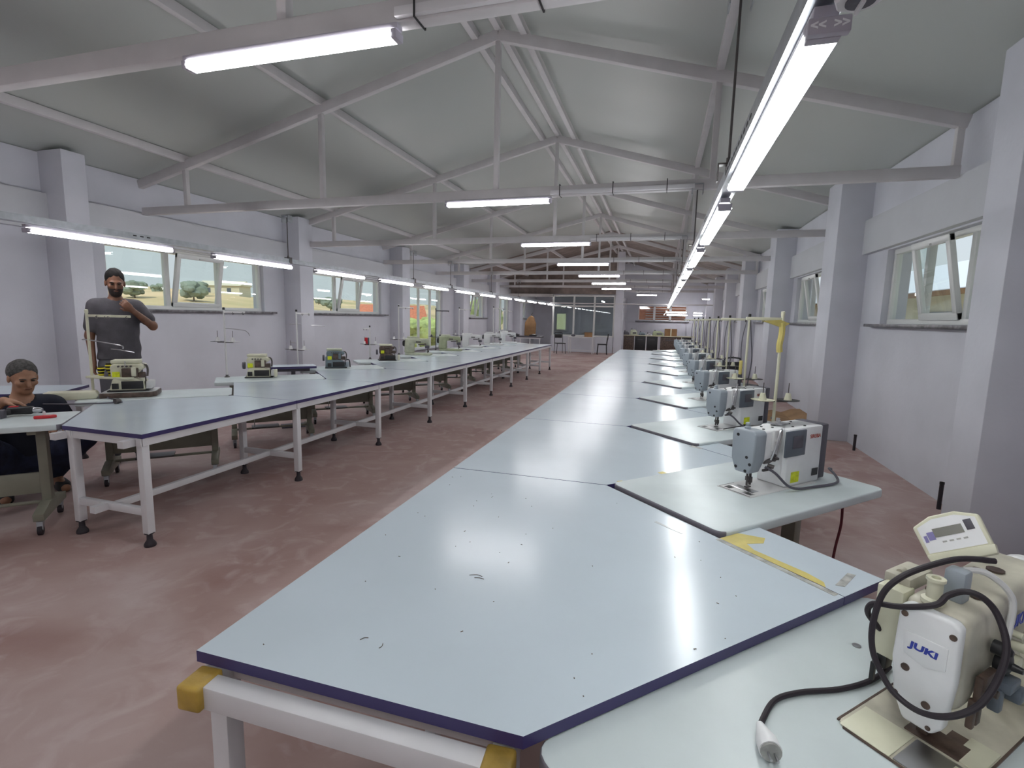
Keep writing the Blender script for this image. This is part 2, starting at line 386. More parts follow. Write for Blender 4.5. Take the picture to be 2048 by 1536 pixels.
# far back window and its brick-red shutter outside
root = struct(empty('window_12', (0, Yf + .05, 0)))
b = MB()
for c, s in (((.04, 0, 1.55), (2.5, .07, .06)), ((.04, 0, 2.32), (2.5, .07, .06)), ((-1.2, 0, 1.93), (.07, .07, .8)), ((1.28, 0, 1.93), (.07, .07, .8)), ((-.37, 0, 1.93), (.12, .07, .8)), ((.46, 0, 1.93), (.12, .07, .8))): b.box(c, s, bev=.005)
b.build('frame', 'white', root)
for x in (-.78, .04, .87):
    g = MB(); g.box((x, 0, 1.93), (.76, .008, .74)); g.build('pane', 'glass', root, smooth=False)
g = MB(); g.box((.04, -.1, 1.49), (2.8, .2, .04), bev=.005); g.build('sill', 'stone', root)
# office glazing
root = struct(empty('window_13', (0, 23.5, 0)))
b = MB()
for z in (.76, 2.13, 2.60): b.box((-3.5, 0, z), (2.85, .08, .07), bev=.006)
for x in (-4.9, -3.92, -2.97, -2.07): b.box((x, 0, 1.68), (.085, .082, 1.9), bev=.006)
b.build('frame', 'pvc', root)
for xa, xc in ((-4.9, -3.92), (-3.92, -2.97), (-2.97, -2.07)):
    for za, zc in ((.76, 2.13), (2.13, 2.6)):
        g = MB(); g.box(((xa + xc) / 2, 0, (za + zc) / 2), (xc - xa - .07, .008, zc - za - .05)); g.build('pane', 'glassd', root, smooth=False)
# pale, self-glowing curtained window on the far wall seen through the office glass
root = struct(empty('window_14', (-5.47, 28.54, 0)))
b = MB(); b.box((0, 0, 1.36), (.62, .06, 1.0), bev=.01); b.build('frame', 'pvc', root)
b = MB(); b.box((0, -.035, 1.36), (.5, .02, .88)); b.build('curtain', 'window_curtain' if 'window_curtain' in M else 'cream', root)
# ------------------------------------------------------------------ roof trusses and purlins
TY = [2.2, 5.45, 8.62, 11.78, 14.93, 18.1, 21.25, 24.4]
CZ = AZ - .13
def bar(b, p0, p1, w, h):
    p0, p1 = Vector(p0), Vector(p1); d = p1 - p0; L = d.length; ang = math.atan2(d.z, d.x)
    T = Matrix.Translation((p0 + p1) / 2) @ Matrix.Rotation(-ang, 4, 'Y')
    b.box((0, 0, 0), (L, w, h), T=T, bev=.006)
names = ['nearest the camera, half out of frame', 'second from the camera', 'third from the camera', 'fourth from the camera', 'fifth from the camera', 'sixth from the camera', 'seventh from the camera', 'farthest, above the office glazing']
t0 = None
def tz(x): return roofz(x) - .13
for i, y in enumerate(TY):
    lab = 'white painted steel roof truss, ' + names[i]
    if t0 is None:
        t0 = thing('roof_truss', lab, 'roof truss', (0, y, 0), 0, 'white steel roof trusses')
        b = MB(); b.box((-2.28, 0, 2.885), (9.36, .07, .10), bev=.006); b.build('bottom_chord', 'steel', t0)
        b = MB(); bar(b, (-7.0, 0, tz(-7.0)), (AX, 0, tz(AX)), .07, .11); b.build('top_chord', 'steel', t0)
        b = MB(); bar(b, (AX, 0, tz(AX)), (2.42, 0, tz(2.42)), .07, .11); b.build('top_chord', 'steel', t0)
        b = MB(); b.box((-.48, -.052, 2.865), (1.44, .03, .04), bev=.004); b.build('conduit', 'white', t0)
        for x in (-1.10, -.55, -.02):
            b = MB(); b.prism([(-.072, 2.828), (.04, 2.828), (.04, 2.942), (-.072, 2.942), (-.072, 2.938), (.036, 2.938), (.036, 2.832), (-.068, 2.832), (-.068, 2.938), (-.072, 2.938)], x - .004, x + .004, 'yz'); b.build('cable_tie', 'black', t0)
        for x in (-6.18, -4.05, AX, .40, 2.37):
            b = MB(); b.box((x, 0, (2.88 + tz(x)) / 2), (.055, .055, tz(x) - 2.88), bev=.004); b.build('post', 'steel', t0)
    else: dup(t0, (0, y, 0), 0, lab)
n = 30
for x in (-6.18, -4.05, -2.08, AX, -1.54, .40):
    b = MB(); b.box((x, 12, roofz(x) - .045), (.07, 39.5, .09), bev=.004); struct(b.build('trim_%d' % n, 'steel')); n += 1
b = MB(); b.box((-2.0, 23.35, 2.25), (9.2, .05, .05)); b.box((-6.0, 23.3, 2.6), (2.2, .3, .12)); struct(b.build('trim_40', 'steel'))
# cable ties and conduit along the trusses
for i, y in enumerate(TY[:5]):
    pass
# ------------------------------------------------------------------ lamps
def batten(name, L, label, grp, m, loc, rz, w=.075, cap=True):
    t = thing(name, label, 'lamp', loc, rz, grp)
    b = MB(); b.prism([(-w * .32, .03), (w * .32, .03), (w * .32, .007), (-w * .32, .007)], -L / 2 - .03, L / 2 + .03, 'xz', bev=.003); b.build('housing', 'housing', t)
    b = MB(); b.prism([(-w * .36, .006), (w * .36, .006), (w * .5, -.022), (w * .40, -.034), (-w * .40, -.034), (-w * .5, -.022)], -L / 2, L / 2, 'xz'); b.build('diffuser', m, t)
    for s in (-1, 1):
        b = MB(); b.prism([(-w * .48, .0), (w * .48, .0), (w * .42, -.036), (-w * .42, -.036)], s * (L / 2 + .001), s * (L / 2 + .028), 'xz', bev=.002); b.build('end_cap', 'housing', t)
    return t
ordn = ['nearest the camera', 'second from the camera', 'third from the camera', 'fourth from the camera', 'fifth from the camera', 'sixth from the camera', 'seventh from the camera', 'eighth from the camera', 'ninth from the camera', 'tenth from the camera', 'eleventh from the camera', 'twelfth from the camera', 'thirteenth from the camera', 'farthest of its row']
# lamps under the truss chords
c0 = None
for i, y in enumerate(TY[:7]):
    lab = 'LED batten lamp fixed under the roof truss chord above the aisle, ' + ordn[i]
    if c0 is None: c0 = batten('ceiling_lamp', 1.16, lab, 'lamps under the roof trusses', 'lamp', (-1.8, y - .03, 2.80), PI / 2)
    else: dup(c0, (-1.8 - (.03 if i > 4 else 0), y - .03, 2.80), PI / 2, lab)
t = batten('ceiling_lamp', .9, 'short LED batten hanging behind the last truss, left of the lamp rail', None, 'lamp', (-.72, 24.9, 2.74), PI / 2)
t = batten('office_lamp', 1.1, 'LED batten glowing inside the glazed office', None, 'lamp', (-2.9, 26.2, 2.45), 0)
t = batten('ceiling_lamp', .35, 'small LED lamp high on the far right of the back room', None, 'lamp', (2.0, 26.0, 2.62), PI / 2 + .3)
# right lamp row
def rail(name, x, y0, y1, label):
    t = thing(name, label, 'lamp rail', (x, 0, 2.235))
    b = MB(); b.prism([(-.04, 0), (.04, 0), (.04, .06), (.03, .06), (.03, .008), (-.03, .008), (-.03, .06), (-.04, .06)], y0, y1, 'xz'); b.build('channel', 'galv', t)
    k = 0; y = y0 + .35
    s = MB()
    while y < min(y1, y0 + 11):
        if (y - y0) % 1.8 < .75:
            for sx in (-1, 1): s.box((sx * .0405, y, .035), (.002, .035, .012))
        y += .07
    s.build('slots', 'black', t, smooth=False)['kind'] = 'stuff'
    return t
rail('lamp_rail', .30, -7.0, 26.5, 'long galvanised lamp rail above the right-hand work table')
rail('lamp_rail', -5.10, -7.0, 26.5, 'long galvanised lamp rail above the left-hand machine row')
r0 = None
for i in range(14):
    y = 1.98 + 1.76 * i
    lab = 'LED batten on the right lamp rail, ' + ordn[i]
    if r0 is None:
        r0 = batten('rail_lamp', 1.30, lab, 'lamps on the right rail', 'lampr', (.30, y, 2.195), 0, w=.078)
    else: dup(r0, (.30, y, 2.195), 0, lab)
l0 = None
for i in range(13):
    y = 3.62 + 1.83 * i
    lab = 'LED batten on the left lamp rail, ' + ordn[i]
    if l0 is None: l0 = batten('rail_lamp', 1.27, lab, 'lamps on the left rail', 'lamp', (-5.10, y, 2.195), 0, w=.075)
    else: dup(l0, (-5.10, y, 2.195), 0, lab)
BO = ['just', 'second', 'third', 'fourth', 'fifth']  # unseen battens below are added to put more light on the near end
for i, y in enumerate((.22, -1.54, -3.3, -5.06)): dup(r0, (.30, y, 2.195), 0, 'LED batten of the right lamp rail, %s behind the camera' % BO[i])
for i, y in enumerate((1.79, -.04, -1.87, -3.7, -5.5)): dup(l0, (-5.10, y, 2.195), 0, 'LED batten of the left lamp rail out of frame, %s on the left' % BO[i])
for i, y in enumerate((-1.0, -4.2)): dup(c0, (-1.8, y, 2.80), PI / 2, 'LED batten lamp above the aisle, %s behind the camera' % BO[i])
# plates with arrows between the lamps of the right rail
t = thing('rail_connector', 'grey plate with two pairs of arrow marks before the first right rail lamp', 'connector', (.305, 1.296, 2.178))
b = MB(); b.box((0, 0, 0), (.082, .022, .034), bev=.003); b.build('plate', 'housing', t)
Mx = rows((1, 0, 0), (0, 0, 1), (0, -1, 0), (-.022, -.0117, .0))
text_obj('arrows', '<<', .026, 'jwhite', t, Mx, .0009)
Mx = rows((1, 0, 0), (0, 0, 1), (0, -1, 0), (.022, -.0117, .0))
text_obj('arrows', '>>', .026, 'jwhite', t, Mx, .0009)
t = thing('rail_socket', 'white octagonal socket box under the right lamp rail at the top edge', 'socket', (.335, 1.205, 2.195))
b = MB(); b.lathe([(.042, -.02), (.046, -.015), (.046, .03), (.0, .03)], seg=8); b.build('box', 'white', t)
b = MB(); b.lathe([(.026, -.024), (.026, -.019), (.0, -.019)], seg=20); b.build('opening', 'dgrey', t)
b = MB(); b.box((0, 0, -.03), (.006, .045, .010)); b.build('bar', 'white', t)
# suspension rods
def rod(x, y, label, top=2.84, bx=True):
    t = thing('suspension_rod', label, 'hanger', (x, y, 0), 0, 'rods carrying the lamp rails')
    b = MB(); b.cyl((0, 0, 2.27), (0, 0, top + .02), .006, seg=8); b.build('rod', 'dmetal', t)
    b = MB(); b.box((0, 0, top + .045), (.10, .09, .012)); b.box((-.05, 0, top), (.008, .09, .10)); b.box((.05, 0, top), (.008, .09, .10)); b.build('beam_clamp', 'galv', t)
    b = MB(); b.box((0, 0, 2.31), (.10, .04, .008)); b.box((-.047, 0, 2.27), (.006, .04, .08)); b.box((.047, 0, 2.27), (.006, .04, .08)); b.cyl((0, 0, 2.26), (0, 0, 2.34), .012, seg=6); b.build('rail_hook', 'dmetal', t)
for i, y in enumerate(TY[1:6]):
    w = ['second', 'third', 'fourth', 'fifth', 'sixth'][i]
    rod(-5.10, y + (.6 if i == 0 else 1.2 if i == 1 else 0), 'thin hanger rod of the left lamp rail by the %s truss from the camera' % w)
    rod(.27, y, 'thin hanger rod of the right lamp rail under the %s truss from the camera' % w)
rod(.27, 2.74, 'long dark hanger rod of the right lamp rail nearest the camera', 3.06)
# ------------------------------------------------------------------ long work tables
TH = .76
S2 = math.sqrt(.5)
def table_leg(parent, x, y, h=TH - .03):
    b = MB(); b.box((x, y, (h + .09) / 2), (.05, .05, h - .09), bev=.003); l = b.build('leg', 'white', parent)
    b = MB(); b.lathe([(.030, .088), (.030, .093), (.0, .093)], (x, y, 0), 12); b.lathe([(.034, .0), (.036, .006), (.034, .02), (.018, .045), (.016, .09)], (x, y, 0), 14); b.build('foot', 'rubber', l)
def frame_module(parent, xa, xb, y0, y1, first=False, last=False):
    """white tube frame of one table module, legs at its near end, cross rail and centre rail"""
    z = TH - .055
    b = MB(); b.box((xa + .025, (y0 + y1) / 2, z), (.04, y1 - y0, .05)); b.box((xb - .025, (y0 + y1) / 2, z), (.04, y1 - y0, .05)); b.box(((xa + xb) / 2, y0 + .03, z), (xb - xa, .04, .05)); b.build('apron', 'white', parent)
    table_leg(parent, xa + .03, y0 + .03); table_leg(parent, xb - .03, y0 + .03)
    b = MB(); b.box(((xa + xb) / 2, y0 + .03, .235), (xb - xa - .1, .035, .05), bev=.003); b.build('cross_rail', 'white', parent)
    b = MB(); b.box(((xa + xb) / 2, (y0 + y1) / 2 + .03, .236), (.035, y1 - y0 - .04, .046), bev=.003); b.build('centre_rail', 'white', parent)
    if last:
        table_leg(parent, xa + .03, y1 - .04); table_leg(parent, xb - .03, y1 - .04)
        b = MB(); b.box(((xa + xb) / 2, y1 - .04, .235), (xb - xa - .1, .035, .05), bev=.003); b.build('cross_rail', 'white', parent)
def tabletop(parent, pts, z=TH, name='tabletop', th=.028):
    b = MB(); n = len(pts)
    g = .0015
    b.prism(pts, z - th, z, 'xy', m=0)
    b.bm.normal_update()
    for f in b.bm.faces:
        if abs(f.normal.z) < .5: f.material_index = 1
    return b.build(name, ['laminate', 'navy'], parent, smooth=False)
PR = 1.4125
YR = [.83] + [2.366 + PR * k for k in range(9)]
seq = ['nearest', 'second', 'third', 'fourth', 'fifth', 'sixth', 'seventh', 'eighth', 'ninth', 'tenth']
def strip_part(parent, p0, p1, d, m='laminate'):
    pts = [p0, p1, (p1[0] + d[0], p1[1] + d[1]), (p0[0] + d[0], p0[1] + d[1])]
    return tabletop(parent, pts, name='extension_panel')
g_ = .003
for k in range(9):
    y0, y1 = YR[k], YR[k + 1]
    t = thing('work_table', 'white-topped zigzag work table module with navy edge, %s in the right-hand row' % seq[k], 'work table', (0, 0, 0), 0, 'right-hand work table row')
    e = .766 if k == 0 else .70
    ym = y0 + e
    xb = -.205
    tip = (xb + e, y0 + e)
    pts = [(-1.0, y0 + g_), (xb, y0 + g_), tip, (xb + (y1 - tip[1] if False else 0), y1 - g_)] if False else None
    # main board: straight left edge, 45 degree tooth on the right
    x2 = xb + (y1 - y0) / 2
    pts = [(-1.0, y0 + g_), (xb, y0 + g_), (x2, (y0 + y1) / 2), (xb, y1 - g_), (-1.0, y1 - g_)]
    tabletop(t, pts)
    n0 = (xb + .46, y1 - .46); n1 = (x2, (y0 + y1) / 2)
    strip_part(t, (n0[0] + .004, n0[1] + .004), (n1[0] + .002, n1[1] + .002), (.155, .155))
    frame_module(t, -1.012, xb - .02, y0 + .03 if k == 0 else y0, y1, last=(k == 8))
    if k == 0:
        # near end: projecting side tubes wrapped in golden tape and the loose front tube
        for x in (-.985, -.215):
            b = MB(); b.box((x + (.03 if x < -.5 else -.03), y0 + .0, TH - .062), (.045, .12, .05), bev=.003); b.build('tube_end', 'white', t)
            b = MB(); T = Matrix.Translation((x + (.03 if x < -.5 else -.03), y0 - .03, TH - .062)) @ Matrix.Rotation(.06, 4, 'Z')
            b.box((0, 0, 0), (.060, .075, .060), T=T, bev=.008, seg=3); b.build('tape_wrap', 'tapeb', t)
        b = MB(); b.box((-.60, y0 - .028, TH - .064), (.66, .045, .055), bev=.003); b.build('front_tube', 'white', t)
        z = TH + .0006
        def flat(pts, name, m, h=.0008):
            b = MB(); b.prism(pts, TH + .0002, TH + h, 'xy'); return b.build(name, m, t, smooth=False)
        # tapes along the seam of the extension panel
        def L(s, o): return (n0[0] + s * S2 + o * S2, n0[1] - s * S2 + o * S2)
        flat([L(.0, .0), L(.0, .10), L(.075, .155), L(.10, .11), L(.075, .05), L(.12, .03), L(.30, .04), L(.36, .03), L(.38, .004)], 'yellow_tape', 'tapey')
        flat([L(.0, -.022), L(.42, -.022), L(.42, .0), L(.0, .0)], 'grey_tape', 'tapeg')
        flat([L(.385, .045), L(.36, .16), L(.38, .17), L(.405, .06)], 'tape_residue', 'tapeg')
        flat([(.02, 1.98), (.12, 1.90), (.125, 1.905), (.03, 1.99)], 'clear_tape', 'tapet')
    if k == 1:
        z = TH + .0006
        def flat(pts, name, m, h=.0008):
            b = MB(); b.prism(pts, TH + .0002, TH + h, 'xy'); return b.build(name, m, t, smooth=False)
        flat([(.03, 2.66), (.055, 2.69), (.155, 2.60), (.13, 2.565)], 'yellow_tape', 'tapey')
        flat([(-.165, 2.44), (-.14, 2.46), (-.105, 2.43), (-.125, 2.405)], 'yellow_tape', 'tapey')
        flat([(.325, 2.90), (.345, 2.925), (.425, 2.865), (.41, 2.845)], 'blue_tape', 'blue')
        flat([(.22, 3.31), (.24, 3.34), (.30, 3.29), (.28, 3.27)], 'tape_residue', 'tapeg')
# left row
PL = 1.388; XL = -3.115
YL = [2.315] + [2.315 + 1.425 + PL * k for k in range(9)]
YL = YL[:10]
for k in range(9):
    y0, y1 = YL[k], YL[k + 1]
    t = thing('work_table', 'white-topped zigzag work table module with navy edge, %s in the left-hand row' % seq[k], 'work table', (0, 0, 0), 0, 'left-hand work table row')
    xb = -3.83; x2 = xb - (y1 - y0) / 2
    pts = [(XL, y0 + g_), (XL, y1 - g_), (xb, y1 - g_), (x2, (y0 + y1) / 2), (xb, y0 + g_)]
    tabletop(t, pts)
    frame_module(t, xb + .03, XL - .005, y0, y1, last=(k == 8))
    if k == 0:
        for x, z in ((xb + .02, TH - .06), (XL - .09, TH - .06), (-3.5, .235)):
            b = MB(); b.box((x, y0 - .02, z), (.05, .10, .045)); b.build('bracket', 'white', t)
# ------------------------------------------------------------------ sewing benches (top + beige T-leg stand on castors)
def caster(parent, x, y, up=.155):
    b = MB(); b.cyl((x, y, .085), (x, y, up), .010, seg=8); b.prism([(-.022, .095), (.022, .095), (.03, .045), (.018, .03), (-.002, .06)], x - .017, x + .017, 'yz', T=Matrix.Translation((0, y, 0)))
    c = b.build('caster', 'galv', parent)
    b = MB(); b.cyl((x - .012, y + .012, .034), (x + .012, y + .012, .034), .034, seg=18); b.build('wheel', 'rubber', c)
    b = MB(); b.box((x, y - .04, .088), (.035, .05, .006)); b.build('brake_lever', 'white', c)
def make_bench(label, L=1.16, Wd=.56, z=.775, cast=True, shade='beige', th=.04):
    """origin: centre of the bench on the floor; length along X"""
    t = thing('sewing_bench', label, 'sewing bench', (0, 0, 0), 0)
    r = .045; pts = []
    for cx, cy, a0 in ((L / 2 - r, Wd / 2 - r, 0), (-L / 2 + r, Wd / 2 - r, 90), (-L / 2 + r, -Wd / 2 + r, 180), (L / 2 - r, -Wd / 2 + r, 270)):
        for s in range(5):
            a = math.radians(a0 + s * 22.5); pts.append((cx + r * math.cos(a), cy + r * math.sin(a)))
    b = MB(); b.prism(pts, z - th, z, 'xy', bev=.007, seg=3)
    b.bm.normal_update()
    for f in b.bm.faces:
        if f.normal.x < -.35 and f.calc_center_median().x < -L / 2 + .05: f.material_index = 1
    b.build('bench_top', ['benchtop', 'benchedge'], t)
    for sx in (-1, 1):
        x = sx * (L / 2 - .17)
        b = MB(); b.box((x, .02, (z - th + .17) / 2), (.055, .075, z - th - .17), bev=.006)
        b.box((x, 0, z - th - .015), (.05, Wd - .1, .03), bev=.004)
        l = b.build('leg', shade, t)
        b = MB(); b.prism([(-.25, .10), (.25, .10), (.26, .15), (.10, .19), (-.06, .19), (-.26, .15)], x - .03, x + .03, 'yz', bev=.004); f = b.build('foot_bar', shade, t)
        caster(t, x, -.22); caster(t, x, .22)
    b = MB(); b.box((0, .03, .315), (L - .39, .025, .15), bev=.004); b.build('crossbar', shade, t)
    b = MB(); b.cyl((-L / 2 + .17, 0, .165), (L / 2 - .17, 0, .165), .013, seg=10); b.build('treadle_rod', shade, t)
    b = MB(); b.box((.08, -.03, .175), (.30, .17, .018), bev=.006); p = b.build('treadle', 'dmetal', t)
    b = MB(); b.cyl((.2, .06, .18), (.2, .06, .60), .005, seg=6); b.build('pull_rod', 'steelm', p)
    b = MB(); b.box((.12, .05, z - th - .11), (.22, .16, .18), bev=.02); b.build('motor', 'dgrey', t)
    return t
def bench_at(cornerx, cornery, L, Wd, left):
    """right row: corner = far-left corner of the NW side start; left row: corner = its right tip"""
    if not left:   # starts at L corner, length along (1,1), width along (1,-1)
        return (cornerx + S2 * L / 2 + S2 * Wd / 2, cornery + S2 * L / 2 - S2 * Wd / 2)
    return (cornerx - S2 * L / 2 - S2 * Wd / 2, cornery - S2 * L / 2 + S2 * Wd / 2)
BR = []
proto = make_bench('sewing bench with a mint-white top set at 45 degrees, second in the right-hand row', 1.16, .635, .775)
for k in range(9):
    lx, ly = -.195 + .010, 2.366 + PR * k
    c = bench_at(lx, ly, 1.16, .635, False); BR.append((lx, ly, c))
    o = proto if k == 0 else dup(proto, (0, 0, 0), 0, 'sewing bench with a mint-white top set at 45 degrees, %s in the right-hand row' % seq[k + 1])
    o.location = (c[0], c[1], 0); o.rotation_euler = (0, 0, PI / 4); o['group'] = 'sewing benches of the right row'
jb = make_bench('worn mint-white sewing bench in the bottom right corner, carrying the cream machine', 1.20, .78, .728)
JL = (-.175, .835); jc = bench_at(JL[0] - .02, JL[1] + .02, 1.20, .78, False)
jb.location = (jc[0], jc[1], 0); jb.rotation_euler = (0, 0, PI / 4)
BLc = []
protoL = make_bench('beige-legged castor bench with a pale top, nearest on the left, where the seated man works', 1.16, .54, .765)
for k in range(10):
    ry = (2.325, 3.74)[k] if k < 2 else 3.74 + PL * (k - 1)
    rx = -3.845
    c = bench_at(rx, ry, 1.16, .54, True); BLc.append((rx, ry, c))
    o = protoL if k == 0 else dup(protoL, (0, 0, 0), 0, 'beige-legged castor bench with a pale top, %s in the left-hand row' % seq[k])
    o.location = (c[0] , c[1], 0); o.rotation_euler = (0, 0, PI / 4 + PI); o['group'] = 'sewing benches of the left row'
# ------------------------------------------------------------------ lockstitch machines of the right row
def lockstitch(label, text=True):
    """origin: needle point on the bench, +X along the arm, operator at -Y"""
    t = thing('sewing_machine', label, 'sewing machine', (0, 0, 0), 0, 'lockstitch machines of the right row')
    b = MB(); b.box((.16, 0, .0012), (.50, .178, .0024)); b.box((.16, 0, .0030), (.492, .170, .0012)); b.build('bed', 'offwhite', t)
    b = MB(); b.box((-.01, .0, .0040), (.05, .11, .0012), bev=.0005); b.box((-.055, -.05, .0038), (.03, .05, .001)); b.build('needle_plate', 'steelm', t)
    b = MB(); b.box((-.087, 0, .0042), (.002, .165, .0008)); b.box((-.03, .082, .0042), (.10, .002, .0008)); b.box((-.055, .05, .0042), (.035, .03, .001)); b.build('bed_slot', 'black', t)
    b = MB(); b.prism([(.028, .285), (.445, .285), (.445, .004), (.175, .004), (.165, .10), (.14, .135), (.075, .145), (.028, .135)], -.052, .052, 'xz', bev=.010, seg=3)
    b.box((.31, 0, .1445), (.27, .15, .281), bev=.008)
    body = b.build('arm', 'jwhite', t)
    b = MB(); b.prism([(-.062, .275), (-.058, .15), (-.035, .088), (.035, .088), (.060, .15), (.062, .275), (.05, .29), (-.05, .29)], -.048, .032, 'yz', bev=.008, seg=3); b.build('face_plate', 'grey', t)
    for y, z in ((.030, .262), (-.022, .165), (-.040, .135), (.03, .11), (-.02, .10)): b = MB(); b.cyl((-.049, y, z), (-.046, y, z), .0075, seg=10); b.build('screw', 'black', t)
    b = MB(); b.box((.225, -.0765, .215), (.155, .010, .125), bev=.004); b.build('control_panel', 'panel', t)
    b = MB(); b.box((.235, -.083, .222), (.075, .003, .06), bev=.001); b.build('screen', 'dgrey', t)
    b = MB(); b.prism([(.005, -.07), (.06, -.068), (.068, -.02), (.06, .03), (.068, .075), (-.0, .078)], .01, .285, 'xy', T=Matrix.Translation((.445, 0, 0)), bev=.006); b.build('motor_cover', 'dgrey', t)
    b = MB(); b.cyl((0, 0, .02), (0, 0, .10), .005, seg=8); b.cyl((.022, 0, .02), (.022, 0, .10), .006, seg=8); b.box((.018, 0, .045), (.02, .02, .03), bev=.003); b.box((.008, 0, .012), (.03, .014, .006)); b.cyl((0, 0, .045), (0, 0, .062), .009, seg=8); b.build('needle_bar', 'dmetal', t)
    b = MB(); b.box((.095, -.058, .235), (.035, .014, .10), bev=.006); b.cyl((.095, -.05, .235), (.095, -.075, .235), .010); b.build('take_up_cover', 'offwhite', t)
    b = MB(); b.tube([(.07, -.062, .15), (.068, -.08, .20), (.08, -.085, .27), (.105, -.08, .295), (.115, -.075, .25), (.10, -.07, .15)], .004, 6, sm=4); b.build('take_up_guard', 'steelm', t)
    b = MB(); b.lathe([(.017, 0), (.019, .004), (.017, .012), (.008, .014), (.006, .028)], (0, 0, 0), 14, T=Matrix.Translation((.10, -.052, .155)) @ Matrix.Rotation(PI / 2, 4, 'X')); b.cyl((.06, -.055, .125), (.075, -.078, .118), .009); b.build('tension_dial', 'dmetal', t)
    b = MB(); b.prism([(.03, .134), (.07, .134), (.12, .150), (.115, .160), (.05, .15)], -.060, -.050, 'xz'); b.box((.05, -.06, .105), (.06, .008, .01)); b.build('thread_guide', 'dmetal', t)
    b = MB()
    for x, y in ((.02, .01), (.06, -.02), (.10, .02), (.14, -.01), (.19, .02), (.25, -.04), (.30, .01), (.36, .04), (.33, -.05)): b.cyl((x, y, .2855), (x, y, .2885), .006 if x != .19 else .012, seg=8)
    b.build('oil_cap', 'black', t)
    b = MB(); b.lathe([(.014, 0), (.014, .012), (.009, .014), (.011, .028), (.006, .032)], (-.012, .01, .288), 12); b.build('pressure_knob', 'grey', t)
    b = MB(); b.cyl((.22, .01, .287), (.22, .01, .298), .018); b.cyl((.22, .01, .298), (.22, .01, .31), .006); b.box((.245, .03, .290), (.07, .06, .006)); b.cyl((.27, .05, .287), (.27, .05, .31), .009); b.build('bobbin_winder', 'steelm', t)
    b = MB(); b.box((.245, -.0765, .048), (.062, .0016, .052)); b.build('sticker', 'sticker', t)
    b = MB(); b.box((.405, -.0765, .055), (.048, .0016, .036)); b.build('rating_plate', 'black', t)
    Mx = rows((1, 0, 0), (0, 0, 1), (0, -1, 0), (.382, -.0772, .236))
    text_obj('lettering', 'SIRUBA', .027, 'redtxt', t, Mx, 0, 0, .98)
    b = MB(); b.tube([(.05, -.05, .115), (.08, -.085, .09), (.13, -.115, .035), (.20, -.125, .012), (.30, -.135, .009), (.42, -.15, .009), (.50, -.14, .012), (.54, -.10, .03), (.56, -.06, .045), (.60, -.05, .035)], .006, 8, sm=4); b.build('cable', 'dgrey', t)
    return t
lk = lockstitch('white and blue-grey sewing machine with red lettering and yellow sticker, nearest in the right row')
for k in range(9):
    lx, ly, c = BR[k]
    nx, ny = lx + S2 * .585, ly + .115 + .0
    nx = lx + .615; ny = ly + .125
    lab = 'white and blue-grey sewing machine with red lettering, %s in the right-hand bench row' % seq[k + 0] if k else None
    o = lk if k == 0 else dup(lk, (0, 0, 0), 0, lab)
    o.location = (nx, ny, .7752); o.rotation_euler = (0, 0, PI / 4)
# rulers / guide rods lying beneath the needles of machines two and three
for k in (1, 2):
    lx, ly, c = BR[k]; t = thing('guide_rod', 'thin black edge guide rod beside the needle of the %s right machine' % seq[k], 'guide rod', (lx + .615, ly + .125, .797), PI / 4)
    b = MB(); T = Matrix.Rotation(-.75, 4, 'Z'); b.cyl((-.06, -.12, 0), (.20, -.10, .0), .0035, seg=6); b.build('rod', 'black', t)
    b = MB(); b.cyl((.195, -.10, -.018), (.195, -.10, .008), .010, seg=10); b.build('clamp', 'black', t)
# ------------------------------------------------------------------ thread stands
def stand(label, h=.86, arms=((0, .30),), tray=.20, cones=2, cat='thread stand', colr='cream', low=False, cap='black', disc2='black', ang=0):
    t = thing('thread_stand', label, cat, (0, 0, 0), 0)
    b = MB(); b.cyl((0, 0, 0), (0, 0, h), .011, seg=12); b.build('pole', colr, t)
    b = MB(); b.lathe([(.03, 0), (.03, .006), (.016, .012), (.015, .03)], seg=12); b.build('base', 'dmetal', t)
    b = MB(); b.lathe([(.014, h - .005), (.014, h + .022), (.008, h + .026)], seg=10); b.build('cap', cap, t)
    for a, L in arms:
        T = Matrix.Rotation(a, 4, 'Z')
        b = MB(); b.box((L / 2, 0, h - .03), (L, .012, .022), T=T, bev=.003)
        ar = b.build('top_arm', colr, t)
        for x in (L * .45, L * .93):
            b = MB(); b.tube([(x, -.008, h - .03), (x, -.022, h - .04), (x + .01, -.022, h - .055), (x + .016, -.012, h - .04)], .003, 6, T=T, sm=3); b.build('thread_eye', 'dmetal', ar)
    if tray:
        for i in range(cones):
            a = ang + PI * i if cones <= 2 else ang + i * .9
            cx, cy = .095 * math.cos(a), .095 * math.sin(a)
            b = MB(); b.lathe([(.0, tray - .004), (.075, tray + .002), (.08, tray + .006), (.0, tray + .004)], (cx, cy, 0), 20); b.build('spool_plate', colr if i == 0 else disc2, t)
            b = MB(); b.lathe([(.028, tray + .005), (.016, tray + .055), (.0, tray + .055)], (cx, cy, 0), 12); b.build('cone_holder', colr, t)
            b = MB(); b.cyl((cx, cy, tray + .05), (cx, cy, tray + .13), .003, seg=6); b.build('spool_pin', 'dmetal', t)
        b = MB(); b.box((0, 0, tray - .006), (.19, .018, .008), T=Matrix.Rotation(ang, 4, 'Z')); b.build('tray_arm', 'dmetal', t)
    return t
SP = {1: (.86, .835), 2: (.84, .835), 3: (.80, .78), 4: (.86, .74), 5: (.80, .76), 6: (.86, .76), 7: (.82, .72), 8: (.86, .76)}
first = None
